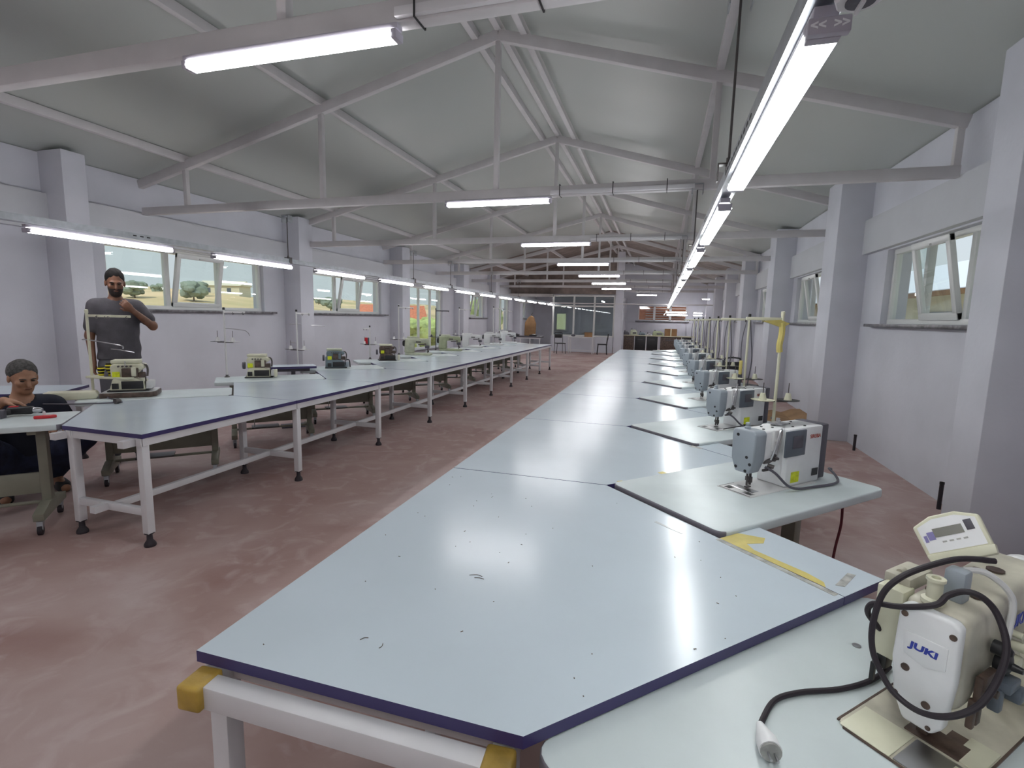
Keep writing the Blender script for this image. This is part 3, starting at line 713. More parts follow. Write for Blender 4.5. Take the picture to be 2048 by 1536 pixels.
for k in range(1, 9):
    lx, ly, c = BR[k]
    lab = 'cream two-spool thread stand on the %s bench of the right-hand row' % seq[k + 1]
    if k == 1: lab = 'cream thread stand with yellow tape round its top, behind the nearest right machine'
    if k in (1, 2):
        s = stand(lab, SP[k][1], ((PI + .30, .27),), .215, 2, ang=-.5 - PI * .75, cap='cream' if k == 1 else 'black')
        s['group'] = 'thread stands of the right row'
        if k == 1:
            b = MB()
            b.tube([(0, 0, .78), (.004, .002, .70), (-.006, -.003, .62), (.0, .0, .57)], .021, 8, sm=3)
            b.prism([(-.15, .79), (-.02, .80), (.05, .775), (.0, .745), (-.08, .77)], -.012, .012, 'xz', T=Matrix.Rotation(.30, 4, 'Z')); b.build('tape', 'tapey', s)
        else:
            b = MB(); b.tube([(-.02, 0, .80), (-.05, -.02, .62), (-.05, -.02, .45), (-.03, 0, .32)], .0045, 6, sm=4); b.tube([(.01, 0, .80), (.03, .0, .62), (.05, 0, .4), (.03, 0, .15), (.05, 0, .02)], .0055, 6, sm=4); b.build('cable', 'dgrey', s)
            b = MB(); b.box((-.045, -.02, .33), (.03, .03, .14), bev=.008); b.build('tape', 'tapey', s)
            first = s
    else:
        s = dup(first, (0, 0, 0), 0, lab)
        for c_ in kids(s):
            if c_.name.startswith('tape'): bpy.data.objects.remove(c_)
    s.location = (lx + 1.02, ly + .24 + (.06 if k % 3 == 0 else 0), .775); s.rotation_euler = (0, 0, (.05, -.12, .22, .0, .3, -.1, .15, 0)[k - 1])
# ------------------------------------------------------------------ the big cream machine, bottom right
t = thing('sewing_machine', 'worn cream sewing machine with blue lettering, a cable looped round its head, bottom right', 'sewing machine', (.565, 1.125, .7285), PI / 4)
J = t
b = MB(); r = .02
pts = []
for cx, cy, a0 in ((.42 - r, .10 - r, 0), (-.135 + r, .10 - r, 90), (-.135 + r, -.10 + r, 180), (.42 - r, -.10 + r, 270)):
    for s in range(4): a = math.radians(a0 + s * 30); pts.append((cx + r * math.cos(a), cy + r * math.sin(a)))
b.prism(pts, 0, .003, 'xy'); b.build('bed', 'creamdirty', t)
b = MB(); gp = []
for a_, q in ((.4235, .1035),): pass
b.box((-.1365, 0, .002), (.004, .17, .0035)); b.box((.14, .1015, .002), (.53, .004, .0035)); b.box((.14, -.1015, .002), (.53, .004, .0035)); b.build('bed_gap', 'brownoil', t)
b = MB(); b.box((-.085, -.045, .0042), (.095, .085, .002)); b.build('slide_plate', 'steelm', t)
b = MB(); b.box((-.085, .048, .0042), (.10, .09, .002), bev=.001); b.build('throat_plate', 'cream', t)
b = MB(); b.box((.0, -.02, .0045), (.055, .09, .003), bev=.001); b.box((.03, -.055, .004), (.05, .06, .002)); b.build('oily_plate', 'brownoil', t)
b = MB(); b.box((.02, -.075, .0045), (.09, .045, .002)); b.build('bed_cover', 'cream', t)
b = MB(); b.box((-.07, -.082, .0052), (.05, .03, .002), bev=.001); b.build('bed_cover', 'cream', t)
b = MB(); b.prism([(-.03, .285), (.36, .30), (.40, .28), (.40, .004), (.275, .004), (.26, .10), (.22, .135), (.08, .135), (.03, .09), (-.03, .09)], -.052, .052, 'xz', bev=.018, seg=4)
b.box((.335, 0, .12), (.14, .155, .235), bev=.02, seg=3); b.build('arm', 'creamdirty', t)
b = MB(); b.prism([(-.050, .270), (-.051, .16), (-.043, .062), (-.026, .040), (.022, .040), (.042, .085), (.052, .16), (.049, .270), (.038, .280), (-.038, .280)], -.055, -.028, 'yz', bev=.007, seg=3); b.build('face_plate', 'jwhite', t)
for y, z, r in ((.038, .258, .006), (-.040, .252, .006), (.026, .150, .0075), (-.014, .095, .0075), (.037, .088, .005), (-.022, .052, .0045)): b = MB(); b.cyl((-.057, y, z), (-.0545, y, z), r, seg=12); b.build('screw', 'brownoil', t)
b = MB(); b.prism([(-.036, .226), (-.036, .180), (-.005, .168), (.032, .180), (.035, .226)], -.0572, -.054, 'yz', bev=.001); b.build('badge', 'jwhite', t)
# lettering faces -X; reading direction along -Y
Mx = rows((0, -1, 0), (0, 0, 1), (-1, 0, 0), (-.0575, 0, .202))
text_obj('lettering', 'JUKI', .018, 'bluetxt', t, Mx, .0008, .12, 1.35)
Mx = rows((1, 0, 0), (0, 0, 1), (0, -1, 0), (.19, -.0585, .225))
text_obj('lettering', 'JUKI', .036, 'bluetxt', t, Mx, .001, .12, 1.1)
b = MB(); b.lathe([(.020, .0), (.020, .008), (.013, .012), (.013, .045), (.016, .046), (.016, .052), (.008, .052), (.008, .04)], (-.012, .012, .283), 16); b.build('pressure_knob', 'cream', t)
b = MB(); b.box((.035, -.005, .318), (.035, .035, .065), bev=.006); b.build('thread_post', 'grey', t)
b = MB(); b.tube([(.05, -.005, .345), (.09, -.03, .34), (.12, -.062, .30), (.12, -.066, .24), (.11, -.066, .20)], .006, 8, sm=5); b.build('take_up_guard', 'offwhite', t)
b = MB()
for x, y, r in ((.03, .03, .012), (.075, -.025, .011), (.21, .02, .009), (.24, .0, .016), (.27, .03, .009), (.15, .03, .004)): b.cyl((x, y, .287 + x * .038), (x, y, .2905 + x * .038), r, seg=12)
b.build('oil_cap', 'brownoil', t)
b = MB(); b.lathe([(.022, 0), (.024, .006), (.02, .02), (.008, .024), (.006, .04)], (0, 0, 0), 16, T=Matrix.Translation((.11, -.058, .165)) @ Matrix.Rotation(PI / 2, 4, 'X')); b.lathe([(.014, 0), (.014, .02), (.005, .03)], (0, 0, 0), 12, T=Matrix.Translation((.08, -.058, .205)) @ Matrix.Rotation(PI / 2, 4, 'X')); b.build('tension_dial', 'black', t)
b = MB(); b.box((.105, -.078, .13), (.05, .03, .022), bev=.004); b.box((.085, -.072, .10), (.02, .02, .05), bev=.004); b.box((.13, -.085, .105), (.03, .03, .03), bev=.005); b.build('tension_bracket', 'panel', t)
b = MB(); b.box((.15, -.072, .155), (.035, .02, .025), bev=.004); b.cyl((.155, -.06, .19), (.155, -.085, .19), .010); b.cyl((.15, -.06, .215), (.15, -.08, .215), .007); b.build('switch_block', 'cream', t)
b = MB(); b.box((.03, -.062, .11), (.02, .012, .10), bev=.003); b.box((.05, -.066, .15), (.05, .014, .03), bev=.003); b.box((.015, -.060, .085), (.014, .012, .06), bev=.003); b.cyl((.045, -.06, .13), (.045, -.085, .13), .008); b.build('thread_guide', 'brownoil', t)
b = MB(); b.cyl((0, 0, .015), (0, 0, .11), .006, seg=10); b.cyl((.028, 0, .015), (.028, 0, .11), .008, seg=10); b.box((.022, 0, .04), (.024, .024, .035), bev=.003); b.box((.008, 0, .012), (.05, .018, .006)); b.build('needle_bar', 'brownoil', t)
b = MB(); b.tube([(.03, .01, .10), (.01, .03, .07), (-.02, .028, .04)], .006, 8, sm=4); b.build('finger_lifter', 'brownoil', t)
b = MB(); b.box((.0, .080, .205), (.05, .05, .155), bev=.006); b.build('solenoid_box', 'cream', t)
b = MB(); b.box((.0, .085, .125), (.03, .02, .06), bev=.003); b.box((-.02, .09, .105), (.03, .008, .008)); b.box((-.032, .09, .09), (.008, .008, .04)); b.build('solenoid_bracket', 'black', t)
b = MB(); b.box((.06, .085, .285), (.10, .05, .03), bev=.006); b.cyl((.03, .09, .30), (.05, .09, .30), .006); b.build('wiper_lever', 'creamdirty', t)
b = MB(); b.lathe([(.0, 0), (.055, .0), (.062, .01), (.062, .03), (.05, .038), (.0, .038)], (0, 0, 0), 24, T=Matrix.Translation((.402, 0, .225)) @ Matrix.Rotation(PI / 2, 4, 'Y')); b.build('hand_wheel', 'offwhite', t)
b = MB(); b.box((.28, -.082, .05), (.04, .02, .05), bev=.006); b.build('reverse_lever', 'brownoil', t)
# operating panel leaning on top of the arm
P = rows(Vector((.62, -.72, .30)).normalized(), Vector((-.28, .15, .95)).normalized(), (0, 0, 0), (0, 0, 0))
# panel plane: width direction roughly screen right and up
xv = Vector((.30, -.78, .50)).normalized(); zv = Vector((-.72, -.45, .55)); zv = (zv - xv * zv.dot(xv)).normalized(); yv = zv.cross(xv)
T = rows(xv, yv, zv, (.125, .045, .385)) @ Matrix.Scale(.76, 4)
pn = thing('control_box', 'small cream control box with an olive display lying on top of the cream machine', 'control box', (.565, 1.125, .7285), PI / 4)
b = MB(); b.prism([(-.075, -.05), (.075, -.05), (.078, .035), (.03, .056), (-.03, .056), (-.078, .035)], -.018, .012, 'xy', T=T, bev=.005, seg=3); b.prism([(-.07, -.075), (.075, -.07), (.08, -.045), (-.075, -.045)], -.012, .018, 'xy', T=T, bev=.004); b.build('case', 'cream', pn)
b = MB(); b.prism([(-.066, -.042), (.066, -.042), (.068, .03), (.027, .046), (-.027, .046), (-.068, .03)], .0122, .0135, 'xy', T=T); b.build('faceplate', 'jwhite', pn)
b = MB(); b.box((-.002, .008, .0142), (.068, .024, .001), T=T); b.build('display', 'lcd', pn)
b = MB(); b.box((.048, .014, .0142), (.018, .028, .001), T=T, bev=.0004); b.build('display', 'dgrey', pn)
b = MB(); b.box((-.044, .002, .0142), (.016, .022, .001), T=T); b.box((-.058, -.004, .0142), (.008, .018, .001), T=T)
b.build('button', 'purple' if 'purple' in M else 'bluetxt', pn)
b = MB()
for i in range(4): b.box((-.02 + i * .016, -.018, .0142), (.010, .004, .001), T=T)
b.build('key', 'tapeg', pn)
# black cable with its white plug
cb = thing('power_cable', 'black power cable looped round the cream machine and ending in a white plug', 'cable', (0, 0, 0))
def jw(x, y, z):
    a = PI / 4; return (.565 + x * math.cos(a) - y * math.sin(a), 1.125 + x * math.sin(a) + y * math.cos(a), .7285 + z)
loop = [(0.661, 1.17, 1.095), (0.6, 1.161, 1.094), (0.542, 1.148, 1.075), (0.49, 1.129, 1.051), (0.463, 1.128, 1.01), (0.452, 1.125, 0.943), (0.456, 1.121, 0.891), (0.47, 1.107, 0.854), (0.489, 1.088, 0.827), (0.519, 1.058, 0.82), (0.55, 1.027, 0.844), (0.592, 1.028, 0.878), (0.621, 1.041, 0.934), (0.633, 1.057, 0.984), (0.626, 1.079, 1.028), (0.604, 1.086, 1.054), (0.581, 1.095, 1.057), (0.559, 1.103, 1.04), (0.535, 1.091, 1.023), (0.49, 1.115, 0.997), (0.458, 1.147, 0.979), (0.456, 1.164, 0.949), (0.477, 1.171, 0.92), (0.504, 1.186, 0.887)]
tail = [(0.53, 1.24, 0.8), (0.56, 1.31, 0.745), (0.576, 1.324, 0.735), (0.513, 1.256, 0.735), (0.437, 1.204, 0.735), (0.347, 1.164, 0.735), (0.288, 1.121, 0.735), (0.251, 1.052, 0.736), (0.24, 1.015, 0.742)]
b = MB(); b.tube(loop + tail, .0058, 10, sm=6); b.build('cord', 'rubber', cb)
b = MB()
d = Vector((.12, -.99, .0)).normalized(); q = Vector((0, 0, 1)).rotation_difference(d).to_matrix().to_4x4(); T = Matrix.Translation((.240, 1.010, .7495)) @ q
b.lathe([(.007, -.01), (.013, .01), (.020, .03), (.021, .055), (.0, .055)], seg=16, T=T); b.build('plug_body', 'jwhite', cb)
b = MB(); b.lathe([(.019, .0553), (.019, .060), (.0, .060)], seg=16, T=T); b.build('plug_face', 'tapeg', cb)
b = MB(); b.cyl((.006, 0, .06), (.006, 0, .078), .0025, seg=8, T=T); b.cyl((-.006, 0, .06), (-.006, 0, .078), .0025, seg=8, T=T); b.build('plug_pin', 'steelm', cb)
for i, (x, y) in enumerate(((.535, 1.405), (.60, 1.375))):
    t = thing('washer', 'shiny metal disc set in the worn bench, %s of two' % ('left' if i == 0 else 'right'), 'metal disc', (x, y, .7282))
    b = MB(); b.lathe([(.010, 0), (.0105, .0015), (.007, .002), (.0, .001)], seg=18); b.build('disc', 'steelm', t)
# ------------------------------------------------------------------ overlock and other machines of the left row
def overlock(label, body='cream', low='black', top='cream', sticker=True, board=False, spool=True, rz=0, var=0):
    """origin: centre of the machine on the bench; its working front faces +X ... -Y"""
    t = thing('overlock_machine', label, 'overlock machine', (0, 0, 0), rz, 'overlock machines of the left row')
    z0 = .0
    if board:
        b = MB(); b.prism([(-.20, -.15), (.17, -.15), (.21, -.10), (.21, .12), (.17, .15), (-.20, .15)], .0, .045, 'xy', bev=.008); b.build('base_board', 'brownoil', t)
        b = MB(); b.prism([(-.19, -.14), (.165, -.14), (.20, -.095), (.20, .115), (.165, .14), (-.19, .14)], .0452, .049, 'xy'); b.build('board_top', 'offwhite', t)
        z0 = .05
    T = Matrix.Translation((0, 0, z0))
    b = MB(); b.prism([(-.15, -.115), (.13, -.115), (.15, -.09), (.15, .115), (-.15, .115)], .0, .012, 'xy', T=T, bev=.003); b.build('base_plate', 'black', t)
    b = MB(); b.prism([(-.135, .012), (.13, .012), (.115, .09), (.06, .12), (-.05, .125), (-.11, .11)], -.105, .10, 'xz', T=T, bev=.010); b.build('lower_body', body, t)
    b = MB(); b.box((.035, -.108, .058), (.16, .012, .07), T=T, bev=.003); b.box((-.09, -.108, .05), (.05, .012, .05), T=T, bev=.003); b.build('looper_cover', low, t)
    b = MB(); b.prism([(-.125, .11), (.05, .12), (.06, .16), (.095, .19), (.12, .20), (.12, .235), (.07, .245), (-.11, .245), (-.13, .22)], -.07, .09, 'xz', T=T, bev=.012, seg=3); b.build('upper_body', body, t)
    b = MB(); b.box((-.02, .01, .262), (.21, .13, .032), T=T, bev=.008, seg=3); b.build('top_lid', top, t)
    b = MB(); b.box((.02, -.085, .165), (.12, .03, .085), T=T, bev=.006); b.box((.105, -.07, .145), (.05, .05, .05), T=T, bev=.008); b.build('mechanism', 'brownoil', t)
    b = MB(); b.box((.05, -.103, .175), (.035, .022, .08), T=T, bev=.004); b.cyl((.10, -.10, .215), (.10, -.06, .215), .016, T=T); b.build('tension_block', body, t)
    b = MB()
    for x in (-.06, -.03, .0, .03): b.cyl((x, -.085, .225), (x, -.105, .225), .008, T=T)
    b.build('tension_dial', 'dmetal', t)
    b = MB(); b.lathe([(.0, 0), (.042, .0), (.045, .01), (.042, .028), (.0, .03)], seg=16, T=T @ Matrix.Translation((-.155, .02, .14)) @ Matrix.Rotation(-PI / 2, 4, 'Y')); b.build('hand_wheel', 'dgrey', t)
    b = MB(); b.tube([(.10, -.02, .235), (.13, -.03, .23), (.145, -.05, .19), (.14, -.06, .13)], .009, 8, T=T, sm=3); b.cyl((.125, -.05, .04), (.125, -.05, .13), .006, T=T); b.build('presser_arm', 'dmetal', t)
    b = MB(); b.prism([(.13, .02), (.175, .02), (.18, .085), (.135, .09)], -.10, .06, 'xz', T=T, bev=.006); b.build('cloth_plate', 'offwhite' if var != 2 else 'grey', t)
    if sticker:
        b = MB(); b.box((-.085, -.1015 if var else -.078, .150), (.055, .004, .05), T=T); b.build('sticker', 'sticker', t)
    if var == 2:
        b = MB(); b.box((-.10, -.02, .09), (.09, .16, .15), T=T, bev=.012); b.build('motor_case', 'bluegrey', t)
        b = MB(); b.tube([(.13, -.11, .12), (.18, -.12, .12), (.19, -.12, .02)], .008, 8, T=T, sm=3); b.build('guide_arm', 'black', t)
    if var == 1:
        b = MB(); b.box((.185, -.08, .055), (.03, .10, .085), T=T, bev=.004); b.build('waste_chute', 'cream', t)
    return t
def at_bench(o, k, u, v, z=.7652, rz=0):
    """place on left bench k: u metres along the bench from its centre towards the table, v across (away from camera)"""
    rx, ry, c = BLc[k]; o.location = (c[0] + S2 * u - S2 * v, c[1] + S2 * u + S2 * v, z); o.rotation_euler = (0, 0, rz); return o
def place(o, x, y, z=.7652, rz=0): o.location = (x, y, z); o.rotation_euler = (0, 0, rz); return o
FR = math.radians(36)     # fronts turned towards the aisle and camera
place(overlock('cream overlock machine on a brown base board, nearest in the left row', board=True, low='black'), -4.60, 3.36, .7652, FR + .1)
place(overlock('cream and black overlock machine with yellow sticker on the third left bench', var=1, low='black'), -4.62, 4.92, .7652, FR)
place(overlock('teal-grey overlock machine with a dark motor case on the fourth left bench', body='bluegrey', top='greencream', var=2), -4.50, 6.25, .7652, FR)
place(overlock('cream overlock machine with a black front and yellow sticker on the fifth left bench', body='brownoil', low='black', var=1), -4.50, 7.68, .7652, FR)
def armed(label, body, style):
    t = thing('sewing_machine', label, 'sewing machine', (0, 0, 0), 0, 'arm machines of the left row')
    t.scale = (1.2, 1.2, 1.12)
    b = MB(); b.box((.04, 0, .02), (.42, .16, .04), bev=.006); b.build('bed', body, t)
    b = MB(); b.prism([(-.18, .29), (.20, .29), (.22, .26), (.22, .13), (.16, .12), (.14, .21), (-.04, .20), (-.04, .04), (-.19, .04)], -.055, .055, 'xz', bev=.014, seg=3); b.build('arm', body, t)
    b = MB(); b.box((-.06, 0, .305), (.17, .09, .035), bev=.008); b.build('top_lid', 'greencream' if style else 'offwhite', t)
    b = MB(); b.lathe([(.0, 0), (.05, .0), (.055, .01), (.05, .03), (.0, .035)], seg=18, T=Matrix.Translation((-.19, 0, .20)) @ Matrix.Rotation(-PI / 2, 4, 'Y')); b.build('hand_wheel', 'black', t)
    b = MB(); b.cyl((.19, 0, .04), (.19, 0, .13), .006); b.box((.20, 0, .07), (.02, .03, .03)); b.cyl((.17, -.06, .2), (.17, -.09, .2), .014); b.box((.10, -.065, .19), (.10, .012, .018)); b.box((.05, -.06, .235), (.08, .01, .02)); b.build('needle_gear', 'dmetal', t)
    b = MB(); b.box((.20, -.065, .15), (.07, .02, .05), bev=.004); b.build('guard', 'dgrey', t)
    return t
place(armed('pale olive arm sewing machine on the sixth left bench, before the tall window', 'greencream', 1), -4.62, 9.0, .7652, .2)
place(armed('olive green cylinder sewing machine on the seventh left bench', 'olive', 1), -4.60, 10.55, .7652, .25)
place(armed('off-white sewing machine on the eighth left bench', 'offwhite', 0), -4.60, 11.95, .7652, .25)
place(armed('off-white sewing machine on the ninth left bench', 'offwhite', 0), -4.50, 13.3, .7652, .25)
place(armed('off-white sewing machine at the far end of the left row', 'jwhite', 0), -4.45, 14.6, .7652, .25)
# thread stands of the left row
s = stand('tall cream thread stand holding yellow and maroon cones before the standing man', .745, ((.25, .40), (.20, .23)), 0, 0, cap='cream')
for c in list(kids(s)):
    if c.name.startswith('top_arm.') and False: pass
b = MB(); b.box((.20, 0, .17), (.42, .11, .02), T=Matrix.Rotation(.15, 4, 'Z'), bev=.006); b.build('spool_tray', 'cream', s)
b = MB(); b.tube([(-.08, 0, .50), (.0, 0, .50), (.24, .03, .47), (.33, .05, .455), (.335, .05, .43)], .006, 6, sm=3); b.tube([(.22, .03, .425), (.30, .045, .42), (.44, .07, .40)], .004, 6); b.build('lower_arm', 'steelm', s)
b = MB(); b.cyl((.345, .05, .18), (.345, .05, .32), .004, seg=6); b.build('spool_pin', 'steelm', s)
place(s, -4.90, 3.24, .7652, 0); s['group'] = 'thread stands of the left row'
def cone(x, y, z, label, kind, h, r0=.030, r1=.024):
    t = thing('thread_cone', label, 'thread cone', (x, y, z))
    if kind == 'maroon':
        b = MB(); b.lathe([(r0, 0), (r0 * .98, h * .9), (r0 * .6, h)], seg=16); b.build('thread', 'maroon', t)
        b = MB(); b.lathe([(.018, h), (.016, h + .012), (.0, h + .012)], seg=12); b.build('tube', 'white', t)
    else:
        n = int(h / .028)
        for i in range(n):
            b = MB(); b.lathe([(r0 * .62, i * .028), (r0, i * .028 + .010), (r0 * .62, i * .028 + .018)], seg=16); b.build('yellow_band', 'yellowthread', t)
        b = MB(); b.lathe([(r0 * .6, .001), (r0 * .85, h * .35), (r0 * .7, h - .003)], seg=14); b.build('dark_core', 'darkthread', t)
    return t
cone(-4.80, 3.255, .9477, 'left short yellow and black thread cone on the cream stand', 'y', .085)
cone(-4.725, 3.27, .9477, 'middle tall yellow and black thread cone on the cream stand', 'y', .118)
cone(-4.645, 3.28, .9477, 'maroon thread cone on the cream stand', 'maroon', .10)
s = stand('slim white thread stand by the third left bench, its arm under the window sill', .80, ((.2, .26),), .42, 2, ang=.2, colr='offwhite')
b = MB(); b.tube([(0, 0, .58), (.25, .05, .56), (.30, .06, .50)], .004, 6, sm=2); b.build('lower_arm', 'steelm', s); place(s, -4.93, 4.74, .7652); s['group'] = 'thread stands of the left row'
s = stand('slim white thread stand at the teal-grey overlock with three cross arms', .80, ((.2, .20),), .26, 2, ang=.3, colr='offwhite')
b = MB(); b.tube([(-.10, -.02, .62), (.06, .01, .62)], .006, 6); b.tube([(-.10, -.02, .36), (.0, .0, .355)], .006, 6); b.tube([(.2, .05, .61), (.40, .09, .60)], .004, 6); b.build('lower_arm', 'steelm', s); place(s, -4.93, 5.97, .7652); s['group'] = 'thread stands of the left row'
s = stand('short thread stand with a red and grey tag by the black-fronted overlock', .56, ((-2.6, .10),), .26, 2, ang=.3, colr='offwhite')
b = MB(); b.box((-.07, 0, .31), (.06, .02, .13), bev=.006); b.build('tag', 'red', s)
b = MB(); b.box((-.025, 0, .31), (.028, .021, .13), bev=.006); b.build('tag', 'panel', s)
place(s, -4.86, 7.72, .7652); s['group'] = 'thread stands of the left row'
for i, (x, y, h, lab) in enumerate(((-4.95, 8.9, .95, 'bent grey thread stand at the pale olive arm machine'), (-4.9, 10.5, .92, 'dark grey thread stand behind the olive cylinder machine'), (-4.95, 12.0, .98, 'thread stand at the machine of the eighth left bench'), (-4.6, 13.7, 1.05, 'thread stand at the machine of the ninth left bench'), (-4.7, 15.0, 1.0, 'thread stand at the far end of the left row'))):
    s = stand(lab, h, ((.2, .30),), .30, 2, ang=.4, colr='offwhite' if i != 1 else 'dgrey'); place(s, x, y, .7652, .1 * i); s['group'] = 'thread stands of the left row'
# things lying on the left benches
t = thing('control_box', 'cream box with three slots lying on the bench corner beside the seated man', 'control box', (-4.84, 3.02, .7655), math.radians(52))
b = MB(); b.prism([(-.19, 0), (.17, 0), (.19, .03), (.17, .062), (-.15, .068), (-.19, .05)], -.075, .075, 'xz', bev=.008, seg=3); b.build('case', 'cream', t)
b = MB()
for z in ((-.045), (.0), (.04)): b.box((-.1915, z, .03), (.002, .014, .03))
for x in (-.13, -.09): b.box((x, -.0765, .034), (.014, .002, .034))
b.build('slot', 'brownoil', t)
t = thing('cable', 'grey cable with a plug lying across the nearest left tabletop', 'cable', (0, 0, 0))
b = MB(); b.tube([(-4.62, 3.28, .785), (-4.60, 3.15, .777), (-4.42, 3.10, .774), (-4.34, 3.02, .772), (-4.30, 3.06, .771), (-4.36, 2.98, .771), (-4.52, 2.86, .771), (-4.75, 2.76, .771)], .0055, 8, sm=6); b.build('cord', 'dgrey', t)
b = MB(); b.lathe([(.008, -.02), (.022, 0), (.022, .03), (.0, .034)], seg=12, T=Matrix.Translation((-4.315, 3.04, .784)) @ Matrix.Rotation(PI / 2, 4, 'X')); b.build('plug', 'dmetal', t)
# table standing by the left wall
t = thing('side_table', 'white table with navy edge standing by the left wall behind the seated man', 'table', (-5.75, 3.25, 0), math.radians(33))
b = MB(); b.prism([(-.75, -.30), (.34, -.30), (.34, .30), (-.75, .30)], .735, .763, 'xy')
b.bm.normal_update()
for f in b.bm.faces:
    if abs(f.normal.z) < .5: f.material_index = 1
b.build('tabletop', ['laminate', 'navy'], t, smooth=False)
b = MB(); b.box((-.20, -.25, .70), (.95, .04, .06)); b.box((-.20, .25, .70), (.95, .04, .06)); b.build('apron', 'white', t)
for x in (-.66, .27):
    for y in (-.24, .24): table_leg(t, x, y)
for xx, yy, l in ((-4.74, 5.64, 'small raised white stand top with navy edge between the third and fourth left machines'),):
    t = thing('spare_board', l, 'board', (xx, yy, .806), math.radians(45))
    b = MB(); b.prism([(-.28, -.16), (.28, -.16), (.28, .16), (-.28, .16)], .0, .03, 'xy'); b.bm.normal_update()
    for f in b.bm.faces:
        if abs(f.normal.z) < .5: f.material_index = 1
    b.build('board', ['laminate', 'navy'], t, smooth=False)
    b = MB(); b.box((0, 0, -.02), (.4, .2, .04)); b.box((0, 0, -.42), (.05, .05, .77)); b.box((0, 0, -.796), (.34, .22, .02)); b.build('support', 'dgrey', t)
# drill and cutter in front of the seated man
t = thing('cordless_drill', 'black and red cordless drill under the hand of the seated man', 'drill', (-4.41, 2.36, .7652), math.radians(35))
b = MB(); b.box((-.045, -.05, .03), (.075, .06, .06), bev=.008); b.build('battery', 'dgrey', t)
b = MB(); b.prism([(-.05, .02), (-.02, .0), (.02, .045), (-.01, .06)], -.04, .0, 'xy', T=Matrix.Translation((0, 0, .05)), bev=.006); b.box((.04, .045, .038), (.15, .055, .055), bev=.014, seg=3); b.build('body', 'black', t)
b = MB(); b.lathe([(.02, 0), (.022, .02), (.012, .05), (.0, .05)], seg=14, T=Matrix.Translation((.115, .045, .038)) @ Matrix.Rotation(PI / 2, 4, 'Y')); b.build('chuck', 'steelm', t)
b = MB(); b.box((-.0, .045, .067), (.05, .03, .004)); b.build('label_patch', 'red', t)
t = thing('cutter', 'red plastic cutter lying open on the bench beside the drill', 'cutter', (-4.15, 2.42, .7652), math.radians(52))
b = MB(); b.prism([(-.065, -.012), (-.02, -.02), (.03, -.012), (.06, .0), (.04, .02), (-.02, .012), (-.06, .012)], .0, .022, 'xy', bev=.005); b.build('handle', 'red', t)
b = MB(); b.prism([(-.04, .014), (.02, .012), (.05, .034), (-.02, .036)], .0, .018, 'xy', bev=.005); b.build('handle', 'red', t)
b = MB(); b.lathe([(.010, 0), (.010, .012), (.006, .03), (.0, .03)], (-.01, .02, .02), 10); b.build('cap', 'white', t)
# ------------------------------------------------------------------ right aisle odds and ends
for i, (x, y, h, l) in enumerate(((2.40, 7.05, .20, 'black pipe stub rising from the floor by the second pier'), (2.38, 5.0, .24, 'black pipe stub rising from the floor by the nearest pier'), (2.35, 12.6, .22, 'black pipe stub rising from the floor far along the right wall'))):
    t = thing('pipe_stub', l, 'pipe', (x, y, 0)); b = MB(); b.cyl((0, 0, 0), (0, 0, h), .016, seg=12); b.build('pipe', 'rubber', t)
    b = MB(); b.lathe([(.018, h - .02), (.018, h), (.013, h)], seg=12); b.build('collar', 'black', t)
t = thing('cardboard_sheet', 'crumpled brown cardboard sheet lying on the floor by the second pier', 'cardboard', (2.02, 8.95, 0), 0)
b = MB(); b.prism([(-.35, .0), (-.10, .05), (.05, .02), (.20, .09), (.32, .10), (.33, .115), (.2, .105), (.05, .035), (-.10, .065), (-.35, .01)], -.5, .5, 'xz'); b.build('sheet', 'card', t)
t = thing('hanging_cord', 'dark red cord hanging from the nearest right machine bench', 'cord', (0, 0, 0)); b = MB(); b.tube([(.87, 2.62, .735), (.872, 2.61, .62), (.855, 2.6, .5), (.84, 2.58, .36), (.80, 2.5, .05), (.70, 2.4, .006)], .006, 8, sm=4); b.build('cord', 'maroon', t)
def chair(label, x, y, rz, m='black'):
    t = thing('chair', label, 'chair', (x, y, 0), rz)
    b = MB(); b.box((0, 0, .45), (.42, .42, .04), bev=.015); b.build('seat', m, t)
    for sx in (-1, 1):
        for sy in (-1, 1):
            b = MB(); b.tube([(sx * .18, sy * .18, .44), (sx * .20, sy * .21, 0)], .012, 8); b.build('leg', m, t)
    b = MB()
    for sx in (-1, 1): b.tube([(sx * .18, .19, .44), (sx * .19, .22, .70), (sx * .17, .25, .90)], .013, 8, sm=3)
    b.tube([(-.17, .25, .90), (0, .262, .915), (.17, .25, .90)], .013, 8, sm=3); b.build('back_frame', m, t)
    b = MB(); b.box((0, .235, .76), (.33, .02, .16), bev=.008); b.build('backrest', m, t)
    return t
chair('black metal-framed chair standing in the right aisle behind the thread stands', 1.42, 9.6, .6)
chair('black chair left of the small table by the office glazing', -4.25, 22.0, .5)
chair('black chair right of the small table by the office glazing', -2.42, 22.3, -1.4)
t = thing('small_table', 'small pale table with white legs before the office glazing', 'table', (-3.38, 22.55, 0))
b = MB(); b.box((0, 0, .735), (1.15, .6, .03), bev=.004); b.build('tabletop', 'white', t)
for sx in (-.53, .53):
    for sy in (-.26, .26): b = MB(); b.box((sx, sy, .36), (.04, .04, .72)); b.build('leg', 'white', t)
b = MB(); b.box((0, -.26, .16), (1.02, .03, .03)); b.build('rail', 'white', t)
t = thing('cardboard_box', 'open brown cardboard box on the small table by the office glazing', 'box', (-3.08, 22.55, .7505), .2)
b = MB(); b.box((0, 0, .10), (.34, .26, .20)); b.build('carton', 'card', t, smooth=False)
b = MB(); b.box((-.20, 0, .19), (.12, .26, .006), T=Matrix.Rotation(-.15, 4, 'Y')); b.build('flap', 'card', t)
